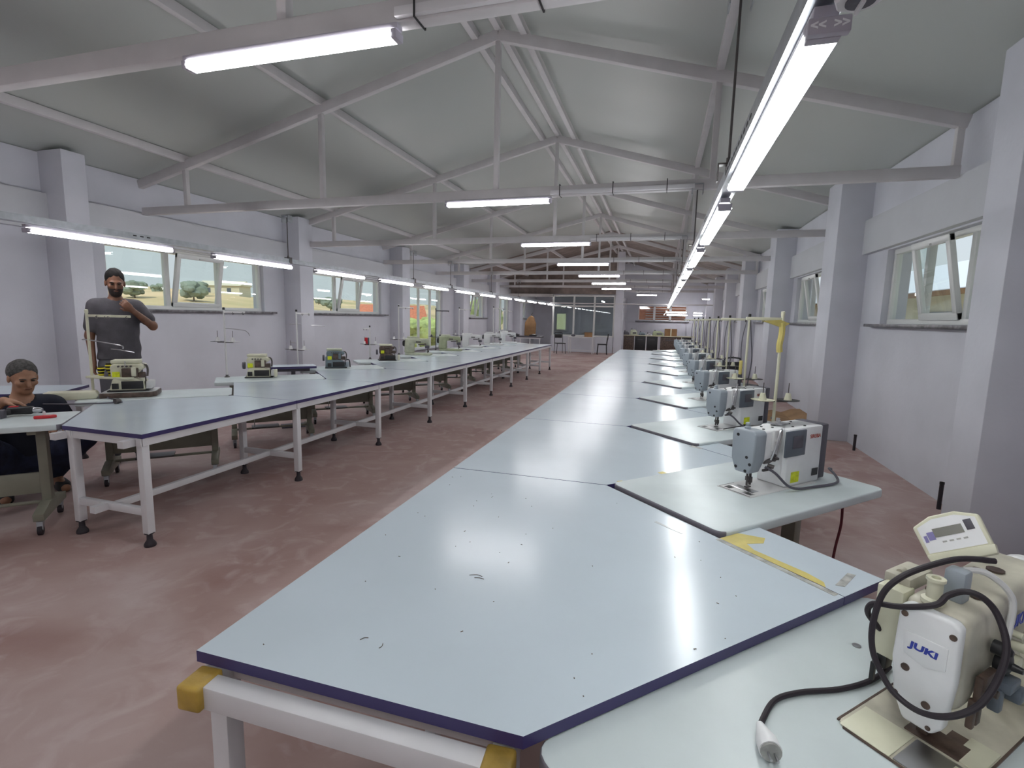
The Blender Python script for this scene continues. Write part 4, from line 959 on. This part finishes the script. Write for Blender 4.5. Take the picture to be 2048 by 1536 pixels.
t = thing('bag', 'dark bag beside the chair on the small table by the glazing', 'bag', (-3.75, 22.5, .7505)); b = MB(); b.ball((0, 0, .045), (.10, .08, .05)); b.build('body', 'dgrey', t); b = MB(); b.tube([(-.05, 0, .08), (0, 0, .12), (.05, 0, .08)], .006, 6, sm=3); b.build('handle', 'dgrey', t)
# far left work table with brown paper sack
t = thing('trolley_table', 'small black-topped table with white legs far down the left row', 'table', (-5.3, 20.2, 0))
b = MB(); b.box((0, 0, .77), (1.3, .6, .05), bev=.008); b.build('tabletop', 'dgrey', t)
for x in (-.6, -.2, .2, .6):
    b = MB(); b.box((x, -.25, .37), (.035, .035, .74)); b.build('leg', 'white', t)
b = MB(); b.box((0, -.25, .72), (1.25, .04, .05)); b.build('apron', 'white', t)
t = thing('paper_sack', 'tall brown paper sack on the black-topped table far left', 'sack', (-5.25, 20.45, .7955), .2)
b = MB(); b.prism([(-.22, 0), (.24, 0), (.26, .5), (.16, .78), (.06, .84), (-.05, .78), (-.2, .55)], -.14, .14, 'xz', bev=.03, seg=3); b.build('sack', 'card', t)
b = MB(); b.tube([(.04, 0, .82), (.07, .0, .90), (.11, 0, .96)], .012, 6, sm=3); b.build('tie', 'dmetal', t)
for i, (x, w) in enumerate(((-5.75, .3), (-5.0, .28))):
    t = thing('tool_tray', ('left' if i == 0 else 'right') + ' dark tray of tools on the black-topped far table', 'tray', (x, 20.05, .7955)); b = MB(); b.box((0, 0, .03), (w, .2, .06), bev=.01); b.build('tray', 'black', t); b = MB(); b.box((.03, 0, .075), (.12, .06, .03), bev=.008); b.build('tool', 'white' if i else 'dgrey', t)
# counter along the back right
t = thing('counter', 'long workshop counter with dark cabinets along the back wall', 'counter', (0, 25.4, 0))
b = MB(); b.box((-.05, 0, .80), (3.3, .7, .035), bev=.004); b.build('worktop', 'sand', t)
for i, x in enumerate((-1.45, -.92, -.35, .5, 1.2)):
    w = (.5, .5, .5, .95, .45)[i]; b = MB(); b.box((x, 0, .39), (w, .6, .76), bev=.005); c = b.build('cabinet', 'black' if i not in (0, 3) else 'brownoil', t)
    b = MB(); b.box((x, -.31, .62), (w * .5, .015, .02)); b.build('handle', 'dgrey', c)
for x in (-1.18, -.64, -.08, .98): b = MB(); b.box((x, -.30, .40), (.03, .03, .78)); b.build('post', 'white', t)
def clutter(label, x, kind, w, h, m, m2='dgrey'):
    t = thing(kind, label, kind.replace('_', ' '), (x, 25.4, .8176), .1)
    b = MB(); b.prism([(-w / 2, 0), (w / 2, 0), (w / 2, h * .6), (w * .2, h), (-w * .4, h), (-w / 2, h * .7)], -.1, .1, 'xz', bev=.012); b.build('body', m, t)
    b = MB(); b.box((w * .1, -.105, h * .4), (w * .5, .02, h * .3), bev=.004); b.cyl((-w * .3, 0, h), (-w * .3, 0, h + .06), .02); b.build('front', m2, t)
clutter('olive machine head on the left of the back counter', -1.25, 'machine_head', .32, .26, 'greencream')
clutter('small dark machine head left of the counter end', -1.6, 'machine_head', .25, .16, 'dgrey')
clutter('dark green machine head in the middle of the back counter', -.85, 'machine_head', .30, .14, 'bluegrey')
clutter('wide olive machine head beside the cardboard box on the back counter', -.1, 'machine_head', .5, .22, 'olive')
clutter('white parts tray on the back counter near the box', -.52, 'parts_tray', .22, .08, 'white')
t = thing('cardboard_box', 'brown cardboard box on the back counter below the window', 'box', (.48, 25.4, .8176), .05); b = MB(); b.box((0, 0, .17), (.55, .4, .34)); b.build('carton', 'card', t, smooth=False); b = MB(); b.box((0, -.202, .17), (.06, .003, .34)); b.build('packing_tape', 'sand', t)
for x, z, l in ((.62, 1.98, 'LED batten'), ):
    pass
for i, (x, z, L, l) in enumerate(((.72, 2.0, 1.05, 'upper LED batten crossing before the back window'), (.78, 1.86, 1.15, 'lower LED batten crossing before the back window'), (2.15, 1.98, 1.05, 'upper LED batten low at the far right of the back room'), (2.15, 1.86, 1.0, 'lower LED batten low at the far right of the back room'))):
    batten('back_lamp', min(L, 1.0) if i < 2 else .42, l, None, 'lamp', (x if i < 2 else 1.78, 27.4 + .1 * (i % 2), z), PI / 2, w=.045)
# crumbs and thread scraps on the near table
b = MB(); r = random.Random(3)
for i in range(46):
    x, y = r.uniform(-.95, .30), r.uniform(.88, 2.3)
    if x > -.2 and (y - .83 < (x + .22) or 2.36 - y < (x + .22)): continue
    a = r.uniform(0, PI); L_ = r.choice([.0025, .003, .004, .007]); w = .0015 + r.random() * .001
    b.box((x, y, TH + .0008), (L_, w, .0012), rz=a)
for pts in (((-.66, .985), (-.655, .995), (-.645, .998)), ((-.60, .99), (-.597, .98), (-.60, .972)), ((-.52, 1.36), (-.50, 1.37), (-.48, 1.365)), ((-.5, 1.35), (-.485, 1.355), (-.47, 1.352))):
    b.tube([(p[0], p[1], TH + .001) for p in pts], .0009, 5, sm=3)
o = b.build('lint_and_crumbs', 'brownoil'); tag(o, 'scattered dark thread scraps and crumbs on the nearest tabletop', 'scraps', kind='stuff')
t = thing('cup_lid', 'small round pale lid lying on the floor under the near table end', 'lid', (-.93, 1.06, 0)); b = MB(); b.lathe([(.022, 0), (.022, .006), (.018, .008), (.0, .008)], seg=20); b.build('disc', 'white', t)
# ------------------------------------------------------------------ people (continuous skin from blended distance fields)
def sdf_mesh(f, lo, hi, h):
    n = [int(math.ceil((hi[i] - lo[i]) / h)) + 1 for i in range(3)]
    ax = [lo[i] + h * np.arange(n[i]) for i in range(3)]
    X, Y, Z = np.meshgrid(*ax, indexing='ij'); P = np.stack([X, Y, Z], -1)
    V = f(P)
    s = V < 0
    c = [(i, j, k) for i in (0, 1) for j in (0, 1) for k in (0, 1)]
    def sub(A, o): return A[o[0]:n[0] - 1 + o[0], o[1]:n[1] - 1 + o[1], o[2]:n[2] - 1 + o[2]]
    S = np.stack([sub(s, o) for o in c], 0); cnt = S.sum(0); mix = (cnt > 0) & (cnt < 8)
    idx = -np.ones(mix.shape, int); I = np.argwhere(mix); idx[mix] = np.arange(len(I))
    acc = np.zeros((len(I), 3)); w = np.zeros(len(I))
    vals = [sub(V, o)[mix] for o in c]
    for a in range(8):
        for b_ in range(a + 1, 8):
            d = [c[b_][q] - c[a][q] for q in range(3)]
            if sum(abs(x) for x in d) != 1: continue
            va, vb = vals[a], vals[b_]; m = (va < 0) != (vb < 0)
            t = np.where(m, va / np.where(m, va - vb, 1), 0)
            p = np.array(c[a])[None] + t[:, None] * np.array(d)[None]
            acc += p * m[:, None]; w += m
    verts = (I + acc / w[:, None]) * h + np.array(lo)
    faces = []
    for axis in range(3):
        o = [0, 0, 0]; o[axis] = 1
        a = s[:n[0] - o[0], :n[1] - o[1], :n[2] - o[2]]; b_ = s[o[0]:, o[1]:, o[2]:]
        E_ = np.argwhere(a != b_); u, v = [q for q in range(3) if q != axis]
        for e in E_:
            if e[u] < 1 or e[v] < 1 or e[u] >= n[u] - 1 or e[v] >= n[v] - 1: continue
            q = []
            for du, dv in ((-1, -1), (0, -1), (0, 0), (-1, 0)):
                cc = list(e); cc[u] += du; cc[v] += dv; q.append(int(idx[tuple(cc)]))
            if min(q) < 0: continue
            faces.append(q)
    return verts, faces
def vec(*a): return np.array(a, float)
def cap(P, a, b, ra, rb):
    a, b = np.array(a, float), np.array(b, float); d = b - a; t = np.clip(((P - a) @ d) / (d @ d), 0, 1)
    return np.linalg.norm(P - a - t[..., None] * d, axis=-1) - (ra + (rb - ra) * t)
def ell(P, c, r, R3=None):
    q = P - np.array(c, float)
    if R3 is not None: q = q @ R3
    r = np.array(r, float); k = np.linalg.norm(q / r, axis=-1); return (k - 1) * r.min()
def sm(a, b, k): h = np.clip(.5 + .5 * (b - a) / k, 0, 1); return b + (a - b) * h - k * h * (1 - h)
def smin(L, k):
    r = L[0]
    for x in L[1:]: r = sm(r, x, k)
    return r
def make(name, f, lo, hi, h, mats, parent, fm=None, smooth=2):
    v, fc = sdf_mesh(f, lo, hi, h)
    me = bpy.data.meshes.new(name); me.from_pydata([tuple(x) for x in v], [], fc)
    bm = bmesh.new(); bm.from_mesh(me); bmesh.ops.recalc_face_normals(bm, faces=bm.faces[:])
    for _ in range(smooth): bmesh.ops.smooth_vert(bm, verts=bm.verts[:], factor=.5, use_axis_x=True, use_axis_y=True, use_axis_z=True)
    if fm:
        for q in bm.faces: q.material_index = fm(q.calc_center_median())
    bm.to_mesh(me); bm.free()
    for m in mats: me.materials.append(M[m])
    me.polygons.foreach_set('use_smooth', [True] * len(me.polygons))
    o = bpy.data.objects.new(name, me); COL.objects.link(o); o.parent = parent; return o
def rotm(ax, a):
    return np.array(Matrix.Rotation(a, 3, ax))
def head_sdf(P, c, Rm, s=1.0):
    """face looks along local -Y; c = head centre"""
    q = ((P - np.array(c)) @ Rm) / s
    E_ = lambda cc, rr: ell(q, cc, rr)
    d = smin([E_((0, .012, .035), (.076, .094, .088)), E_((0, -.018, -.035), (.060, .072, .078)), E_((0, -.038, -.085), (.036, .040, .030))], .03)
    d = sm(d, E_((0, -.082, .022), (.05, .014, .012)), .012)               # brow
    d = sm(d, cap(q, (0, -.088, .012), (0, -.108, -.028), .009, .014), .012)  # nose
    d = sm(d, E_((0, -.088, -.056), (.024, .010, .007)), .006)              # lips
    for sx in (-1, 1):
        d = sm(d, E_((sx * .045, -.068, -.018), (.022, .018, .018)), .02)   # cheek
        d = sm(d, E_((sx * .079, .008, -.005), (.010, .022, .034)), .006)   # ear
        e = E_((sx * .031, -.094, .004), (.017, .016, .011)); d = -sm(-d, e, .006) if False else np.maximum(d, -e + 0) if False else -sm(-d, e, .008)
    return d * s
def hand(P, wrist, dirv, palmn, s=1.0, curl=.5, left=False, curls=None):
    """wrist point, pointing direction, palm normal; five separate fingers"""
    d_ = np.array(dirv, float); d_ /= np.linalg.norm(d_); n_ = np.array(palmn, float); n_ -= d_ * (n_ @ d_); n_ /= np.linalg.norm(n_)
    w_ = np.cross(d_, n_) * (1 if left else -1)
    W0 = np.array(wrist, float); pt = lambda a, b, c: W0 + (d_ * a + w_ * b + n_ * c) * s
    L = [cap(P, pt(.0, 0, 0), pt(.045, 0, 0), .027 * s, .024 * s), cap(P, pt(.035, -.024, 0), pt(.080, -.030, 0), .016 * s, .013 * s), cap(P, pt(.035, .0, 0), pt(.086, .0, 0), .016 * s, .013 * s), cap(P, pt(.035, .022, 0), pt(.078, .026, 0), .016 * s, .013 * s)]
    base = smin(L, .018)
    F = []
    for i, (b, l) in enumerate(((-.031, .070), (-.011, .078), (.010, .074), (.030, .058))):
        cu = (curls[i] if curls else curl)
        a0 = pt(.080, b, 0); ang = 0; p = np.array([.080, b, 0.]); segs = []
        for j, fr in enumerate((.45, .31, .24)):
            ang += cu * (.8 if j == 0 else 1.0); q = p + np.array([math.cos(ang) * l * fr, b * .10 * fr, math.sin(ang) * l * fr])
            segs.append(cap(P, pt(*p), pt(*q), (.0095 - .001 * j) * s, (.0088 - .001 * j) * s)); p = q
        F.append(smin(segs, .004))
    th = smin([cap(P, pt(.018, -.022, .006), pt(.048, -.052, .016), .013 * s, .011 * s), cap(P, pt(.048, -.052, .016), pt(.078, -.060, .024), .010 * s, .008 * s)], .006)
    d = base
    for f in F: d = sm(d, f, .007)
    return sm(d, th, .010)
# ---- standing man: local frame faces -Y, x to image right, z up
def standing():
    ang = math.atan2(-3.70, 5.18)     # towards the camera
    t = thing('person', 'man in a grey T-shirt standing by the left window, hand raised to his chin', 'person', (-5.18, 3.70, 0), math.atan2(-3.70, 5.18) + PI / 2 + .05)
    hc = (.005, -.035, 1.795); Rh = rotm('X', math.radians(14))
    sh = 1.585; t.scale = (.90, .92, 1)
    def arms(P, o=0.):
        up = [cap(P, (.185, .0, sh - .02), (.315, -.045, 1.385), .056 + o, .044 + o)]
        fo = [cap(P, (.315, -.045, 1.375), (.125, -.20, 1.535), .042 + o, .027 + o)]
        return up, fo
    def body(P):
        tor = smin([ell(P, (0, .0, 1.42), (.175, .105, .20)), ell(P, (0, .0, 1.22), (.155, .10, .20)), ell(P, (0, .0, 1.03), (.165, .11, .13)), cap(P, (-.14, 0, sh - .02), (.14, 0, sh - .02), .062, .062)], .07)
        neck = cap(P, (0, .01, 1.60), (0, -.01, 1.72), .058, .054)
        d = sm(tor, neck, .04); d = sm(d, head_sdf(P, hc, Rh, 1.04), .018)
        u, f = arms(P); arm1 = sm(u[0], f[0], .02); d = sm(d, arm1, .03)
        arm2 = smin([cap(P, (-.185, .0, sh - .02), (-.245, .02, 1.28), .055, .043), cap(P, (-.245, .02, 1.28), (-.235, -.03, 1.02), .041, .028)], .02); d = sm(d, arm2, .03)
        for sx in (-1, 1):
            lg = smin([cap(P, (sx * .095, 0, .98), (sx * .11, -.01, .54), .088, .058), cap(P, (sx * .11, -.01, .54), (sx * .115, .02, .10), .056, .038), cap(P, (sx * .115, .05, .045), (sx * .125, -.13, .035), .040, .034)], .03); d = sm(d, lg, .03)
        h1 = hand(P, (.125, -.20, 1.535), (-.62, -.12, .62), (-.25, .93, .30), 1.0, .75, left=False)
        h2 = hand(P, (-.235, -.03, 1.02), (.0, -.10, -1), (1, -.2, 0), 1.0, .45, left=True)
        return sm(sm(d, h1, .012), h2, .012)
    bd = make('body', body, (-.40, -.36, -.02), (.46, .22, 1.95), .0075, ['skin1'], t)
    def shirt(P):
        tor = smin([ell(P, (0, .0, 1.42), (.193, .122, .21)), ell(P, (0, .0, 1.22), (.178, .118, .22)), ell(P, (0, .0, 1.05), (.188, .125, .20)), cap(P, (-.145, 0, sh - .02), (.145, 0, sh - .02), .074, .074)], .07)
        s1 = cap(P, (.185, .0, sh - .02), (.275, -.03, 1.445), .073, .068); s2 = cap(P, (-.185, .0, sh - .02), (-.228, .012, 1.37), .073, .066)
        d = sm(sm(tor, s1, .03), s2, .03)
        d = d + .006 * np.sin(P[..., 2] * 38 + P[..., 0] * 21) * np.clip((1.35 - P[..., 2]) * 3, 0, 1)
        inner = cap(P, (0, .01, 1.58), (0, -.015, 1.75), .068, .072)
        d = np.maximum(d, -(inner)); return np.maximum(d, 1.045 - P[..., 2] + 0 * d)
    make('tshirt', shirt, (-.42, -.30, .98), (.46, .24, 1.72), .009, ['tshirt'], t)
    def pants(P):
        d = ell(P, (0, .0, 1.02), (.178, .120, .12))
        for sx in (-1, 1): d = sm(d, smin([cap(P, (sx * .095, 0, .98), (sx * .11, -.01, .54), .103, .078), cap(P, (sx * .11, -.01, .54), (sx * .115, .02, .10), .076, .062)], .03), .03)
        return np.maximum(d, P[..., 2] - 1.09)
    make('trousers', pants, (-.30, -.22, .03), (.30, .22, 1.14), .011, ['trousers'], t)
    def hair(P):
        q = ((P - np.array(hc)) @ Rh) / 1.04
        d = ell(q, (0, .020, .043), (.083, .096, .096)); d = d + .0015 * np.sin(q[..., 0] * 150) * np.sin(q[..., 1] * 130)
        return np.maximum(d, -(q[..., 2] - .066 + (q[..., 1] + .07) * .95))
    make('hair', hair, (-.14, -.18, 1.68), (.14, .15, 1.97), .006, ['hairdark'], t)
    def beard(P):
        q = ((P - np.array(hc)) @ Rh) / 1.04
        d = smin([ell(q, (0, -.018, -.038), (.065, .078, .080)), ell(q, (0, -.040, -.088), (.042, .047, .036))], .03)
        mouth = ell(q, (0, -.10, -.056), (.020, .03, .006))
        d = np.maximum(d, q[..., 2] + .038 + (q[..., 1] + .09) * -.35); d = np.maximum(d, q[..., 1] - .0); return np.maximum(d, -mouth)
    make('beard', beard, (-.12, -.20, 1.60), (.12, .10, 1.82), .005, ['beard'], t)
    Hm = Matrix.Translation(hc) @ Matrix(Rh.tolist()).to_4x4()
    b = MB()
    for sx in (-1, 1): b.ball((sx * .032, -.086, .005), (.014, .008, .006), T=Hm)
    b.build('eyes', 'eye', t)
    b = MB()
    for sx in (-1, 1): b.tube([(sx * .014, -.099, .020), (sx * .032, -.097, .026), (sx * .050, -.084, .020)], .0045, 6, T=Hm, sm=3)
    b.build('eyebrows', 'hairdark', t)
    b = MB(); b.tube([(-.02, -.103, -.056), (0, -.106, -.054), (.02, -.103, -.056)], .004, 6, T=Hm, sm=3); b.build('mouth', 'lip', t)
    for sx in (-1, 1): b = MB(); b.prism([(-.045, .06), (.045, .06), (.05, -.10), (.035, -.17), (-.02, -.17), (-.045, -.10)], 0, .08, 'xy', T=Matrix.Translation((sx * .118, .03, 0)), bev=.02, seg=3); b.build('shoe', 'shoe', t)
standing()
def seated():
    x0, y0 = -4.90, 2.70
    t = thing('person', 'grey-haired man in a dark shirt crouching behind the nearest left bench', 'person', (x0, y0, 0), math.atan2(-y0, -x0) + PI / 2 + .12)
    hc = (.02, -.05, .985); Rh = rotm('Z', .16) @ rotm('X', math.radians(15))
    sh = .77
    def body(P):
        tor = smin([ell(P, (0, .03, .62), (.185, .125, .20)), ell(P, (0, .06, .40), (.18, .14, .18)), cap(P, (-.15, .0, sh - .02), (.15, .0, sh - .02), .066, .066)], .07)
        d = sm(tor, cap(P, (0, .0, sh), (.01, -.02, .90), .062, .058), .04); d = sm(d, head_sdf(P, hc, Rh, 1.06), .018)
        a1 = smin([cap(P, (-.20, .0, sh - .03), (-.32, -.10, .62), .058, .048), cap(P, (-.32, -.10, .62), (-.13, -.30, .845), .046, .030)], .02); d = sm(d, a1, .03)
        a2 = smin([cap(P, (.20, .0, sh - .03), (.27, .02, .55), .056, .046), cap(P, (.27, .02, .55), (.19, -.17, .60), .044, .030)], .02); d = sm(d, a2, .03)
        for sx, kx, ky, kz in ((-1, -.26, -.24, .50), (1, .33, -.20, .47)):
            lg = smin([cap(P, (sx * .10, .05, .30), (kx, ky, kz), .105, .072), cap(P, (kx, ky, kz), (kx * .55, ky + .30, .12), .068, .042), cap(P, (kx * .55, ky + .30, .07), (kx * .62, ky + .12, .035), .042, .034)], .03); d = sm(d, lg, .03)
        h1 = hand(P, (-.13, -.30, .845), (.80, -.30, -.22), (.05, -.25, -1), 1.08, .42, left=True)
        h2 = hand(P, (.19, -.17, .60), (-.5, -.6, -.2), (0, 0, -1), 1.0, .4, left=False)
        return sm(sm(d, h1, .012), h2, .012)
    make('body', body, (-.46, -.52, -.02), (.60, .30, 1.16), .0075, ['skin2'], t)
    def shirt(P):
        tor = smin([ell(P, (0, .03, .62), (.205, .145, .21)), ell(P, (0, .06, .42), (.20, .158, .20)), cap(P, (-.155, .0, sh - .02), (.155, .0, sh - .02), .080, .080)], .07)
        d = sm(sm(tor, cap(P, (-.20, .0, sh - .03), (-.28, -.065, .66), .077, .070), .03), cap(P, (.20, .0, sh - .03), (.27, -.015, .58), .077, .070), .03)
        d = np.maximum(d, -cap(P, (0, -.02, .78), (.01, -.05, .93), .066, .085)); d = np.maximum(d, -cap(P, (0, -.15, .70), (0, -.10, .85), .012, .05)); return np.maximum(d, .28 - P[..., 2])
    make('shirt', shirt, (-.42, -.24, .22), (.42, .28, .90), .009, ['navyshirt'], t)
    def pants(P):
        d = ell(P, (0, .08, .33), (.20, .17, .15))
        for sx, kx, ky, kz in ((-1, -.26, -.24, .50), (1, .33, -.20, .47)):
            d = sm(d, smin([cap(P, (sx * .10, .05, .30), (kx, ky, kz), .124, .092), cap(P, (kx, ky, kz), (kx * .55, ky + .30, .14), .088, .062)], .03), .04)
        return np.maximum(d, P[..., 2] - .60)
    make('jeans', pants, (-.46, -.42, .04), (.62, .34, .64), .011, ['jeans'], t)
    def hair(P):
        q = ((P - np.array(hc)) @ Rh) / 1.06
        d = ell(q, (0, .024, .042), (.087, .100, .094)) + .0012 * np.sin(q[..., 0] * 120) * np.sin(q[..., 1] * 110)
        return np.maximum(d, -(q[..., 2] - .074 + (q[..., 1] + .07) * .95))
    make('hair', hair, (-.14, -.20, .85), (.16, .12, 1.15), .006, ['hairgrey'], t)
    Hm = Matrix.Translation(hc) @ Matrix(Rh.tolist()).to_4x4()
    b = MB()
    for sx in (-1, 1): b.ball((sx * .032, -.088, .005), (.014, .008, .006), T=Hm)
    b.build('eyes', 'eye', t)
    b = MB()
    for sx in (-1, 1): b.tube([(sx * .014, -.101, .020), (sx * .032, -.099, .026), (sx * .050, -.086, .020)], .004, 6, T=Hm, sm=3)
    b.build('eyebrows', 'hairgrey', t)
    b = MB(); b.tube([(-.02, -.104, -.056), (0, -.107, -.055), (.02, -.104, -.056)], .004, 6, T=Hm, sm=3); b.build('mouth', 'lip', t)
    for kx, ky in ((-.26, -.24), (.33, -.20)): b = MB(); b.prism([(-.045, .06), (.045, .06), (.05, -.10), (.035, -.16), (-.035, -.16), (-.045, -.10)], 0, .08, 'xy', T=Matrix.Translation((kx * .60, ky + .27, 0)), bev=.02, seg=3); b.build('shoe', 'shoe', t)
seated()
# ------------------------------------------------------------------ outdoors
def terrain():
    b = bmesh.new(); nx, ny = 60, 70
    def h(x, y):
        d = -8 - x
        base = -.9 + max(0, d - 15) * .052 + .25 * math.sin(y * .3) * min(1, d / 30)
        return base + 1.2 * math.sin(x * .06 + 1) * min(1, d / 40) + 1.0 * math.sin(y * .05 + x * .03) * min(1, d / 40)
    V = [[b.verts.new((-8 - (i / nx) ** 1.6 * 240, -40 + j * 7.5, 0)) for j in range(ny)] for i in range(nx + 1)]
    for r in V:
        for v in r: v.co.z = h(v.co.x, v.co.y)
    for i in range(nx):
        for j in range(ny - 1): b.faces.new((V[i][j], V[i + 1][j], V[i + 1][j + 1], V[i][j + 1]))
    me = bpy.data.meshes.new('hillside'); b.to_mesh(me); b.free(); me.materials.append(M['grass'])
    for p in me.polygons: p.use_smooth = True
    o = bpy.data.objects.new('hillside', me); COL.objects.link(o)
    tag(o, 'dry yellow grass hillside beyond the left windows', 'hillside', kind='structure'); return h
hh = terrain()
def tree_mesh(seed, m):
    r = random.Random(seed); b = MB()
    for k in range(26):
        a = r.uniform(0, 2 * PI); q = r.uniform(0, .62); z = r.uniform(.45, 1.15)
        b.ball((q * math.cos(a), q * math.sin(a), z), (r.uniform(.25, .42),) * 2 + (r.uniform(.2, .34),), seg=10)
    for v in b.bm.verts: v.co += Vector((r.uniform(-1, 1), r.uniform(-1, 1), r.uniform(-1, 1))) * .05
    return b
def tree(x, y, s, m, label, seed, cat='tree', grp=None):
    t = thing('tree', label, cat, (x, y, hh(x, y) if x < -8 else -.3), seed, grp)
    c = tree_mesh(seed, m).build('crown', m, t); c.scale = (s, s, s)
    b = MB(); b.cyl((0, 0, -.3), (0, 0, .6), .06, .04, seg=8); k = b.build('trunk', 'bark', t); k.scale = (s, s, s)
k = 0
# (pixel-independent) scattered trees on the hillside
tl = []; used = []
rr = random.Random(5)
for i in range(26):
    d = rr.uniform(95, 170); ang = rr.uniform(.50, .98)
    tl.append((-math.cos(ang) * d * 1.0, math.sin(ang) * d, rr.uniform(1.3, 2.5)))
for (x, y, s) in tl:
    if x > -20 or any(math.hypot(x - a, y - c) < 6 for a, c in used): continue
    used.append((x, y))
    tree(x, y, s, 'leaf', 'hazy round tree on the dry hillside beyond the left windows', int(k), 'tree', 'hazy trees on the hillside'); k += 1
for (x, y, s) in ((-50, 34, .9), (-60, 52, .9)):
    tree(x, y, s, 'leaf', {-50: 'rounded bush on the near slope left of the farmhouse', -60: 'rounded bush farther up the slope'}[x], 50 + k, 'bush', 'dark bushes on the near slope'); k += 1
for (x, y, s) in ((-26, 34.5, 1.3), (-23.5, 37, 1.7), (-13.5, 37, 2.6), (-12.2, 25, 1.5), (-14.0, 28, 1.5)):
    tree(x, y, s, 'leaf2', {-26: 'small green garden tree beyond the second left window', -12.2: 'leafy green tree close outside the tall third left window', -14.0: 'second leafy green tree outside the tall third left window', -23.5: 'green garden tree behind the terracotta roofed house', -13.5: 'large green garden tree beyond the tall third window'}[x], 80 + k, 'tree', 'green garden trees on the left'); k += 1
def hills():
    b = bmesh.new(); A = []
    for i in range(61):
        a = math.radians(20 + i * 2.2); R_ = 420
        z = 62 + 9 * math.sin(i * .21) + 6 * math.sin(i * .53 + 1)
        A.append((b.verts.new((-R_ * math.cos(a - PI / 3), R_ * math.sin(a - PI / 3), -10)), b.verts.new((-R_ * 1.25 * math.cos(a - PI / 3), R_ * 1.25 * math.sin(a - PI / 3), z))))
    for p, q in zip(A, A[1:]): b.faces.new((p[0], q[0], q[1], p[1]))
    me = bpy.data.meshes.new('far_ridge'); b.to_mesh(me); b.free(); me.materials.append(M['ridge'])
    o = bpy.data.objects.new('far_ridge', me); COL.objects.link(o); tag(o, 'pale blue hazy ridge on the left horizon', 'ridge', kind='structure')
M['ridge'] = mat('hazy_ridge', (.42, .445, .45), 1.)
hills()
# house with a tiled roof beyond the second left window
def house(x, y, z, rz, label, wx=5, wy=4, h=2.2, roofm='tile', wallm='sand'):
    t = thing('house', label, 'house', (x, y, z), rz)
    b = MB(); b.box((0, 0, h / 2), (wx, wy, h)); b.build('wall', wallm, t, smooth=False)
    b = MB(); b.prism([(-wy / 2 - .4, h - .05), (wy / 2 + .4, h - .05), (0, h + 1.1)], -wx / 2 - .4, wx / 2 + .4, 'yz'); b.build('roof', roofm, t, smooth=False)
    for sx in ((-1, 1) if roofm != 'salmon' else ()):
        b = MB(); b.box((sx * wx * .25, -wy / 2 - .02, h * .55), (.9, .06, 1.0)); b.build('window', 'panel', t)
    return t
house(-18.0, 31.5, -1.1, .6, 'low house with a terracotta roof beyond the second left window', 3.6, 3.4, 2.2)
house(-95, 92, hh(-95, 92) - .5, .3, 'distant pale farmhouse on the dry hillside', 9, 5, 2.4, 'sand', 'sand')
t = house(1.5, 36.2, 0, 0, 'brick red shuttered building behind the back window', 8, 3, 3.0, 'salmon', 'salmon')
b = MB()
for k in range(9): b.box((0, -1.56, 1.2 + k * .16), (5, .05, .04))
b.build('shutter_slats', 'jwhite', t)
# neighbouring building on the right
t = thing('shed', 'neighbouring shed with a bright white sheet roof and teal door beyond the right windows', 'shed', (9.0, 0, 0))
b = MB(); b.box((1.5, 34, 1.3), (3, 60, 2.6)); b.build('wall', 'sand', t, smooth=False)
b = MB(); b.prism([(-.6, 2.62), (-.6, 2.72), (6, 5.0), (6, 4.9)], 3, 66, 'xz'); b.build('roof', 'roofw', t, smooth=False)
b = MB(); b.box((-.66, 34, 2.60), (.08, 62, .16)); b.build('fascia', 'card', t)
for y in (12.2, 16, 25.5):
    b = MB(); b.box((-.03, y, 1.15), (.06, 2.2, 2.3)); b.build('door', 'teal', t)
b = MB(); b.box((-.03, 20, 1.5), (.06, 2.6, 1.1)); b.build('window', 'panel', t)
b = MB(); b.box((7, 14, -.2), (9, 60, .1)); tag(b.build('yard', 'sand', smooth=False), 'pale yard outside the right wall', 'yard', kind='structure')
b = MB(); b.box((3.3, 9, 2.95), (1.3, 16, .06)); b.build('eave', 'brownroof', None, smooth=False).name = 'trim_41'; struct(bpy.data.objects['trim_41'])
for (x, y, s) in ((34, 62, 5), (40, 84, 6), (27, 74, 5)):
    tree(x, y, s, 'leaf2', {34: 'tall green tree right behind the white roofed shed', 40: 'farthest green tree beyond the white roofed shed', 27: 'left green tree beyond the white roofed shed'}[x], 120 + k, 'tree', 'trees behind the shed'); k += 1
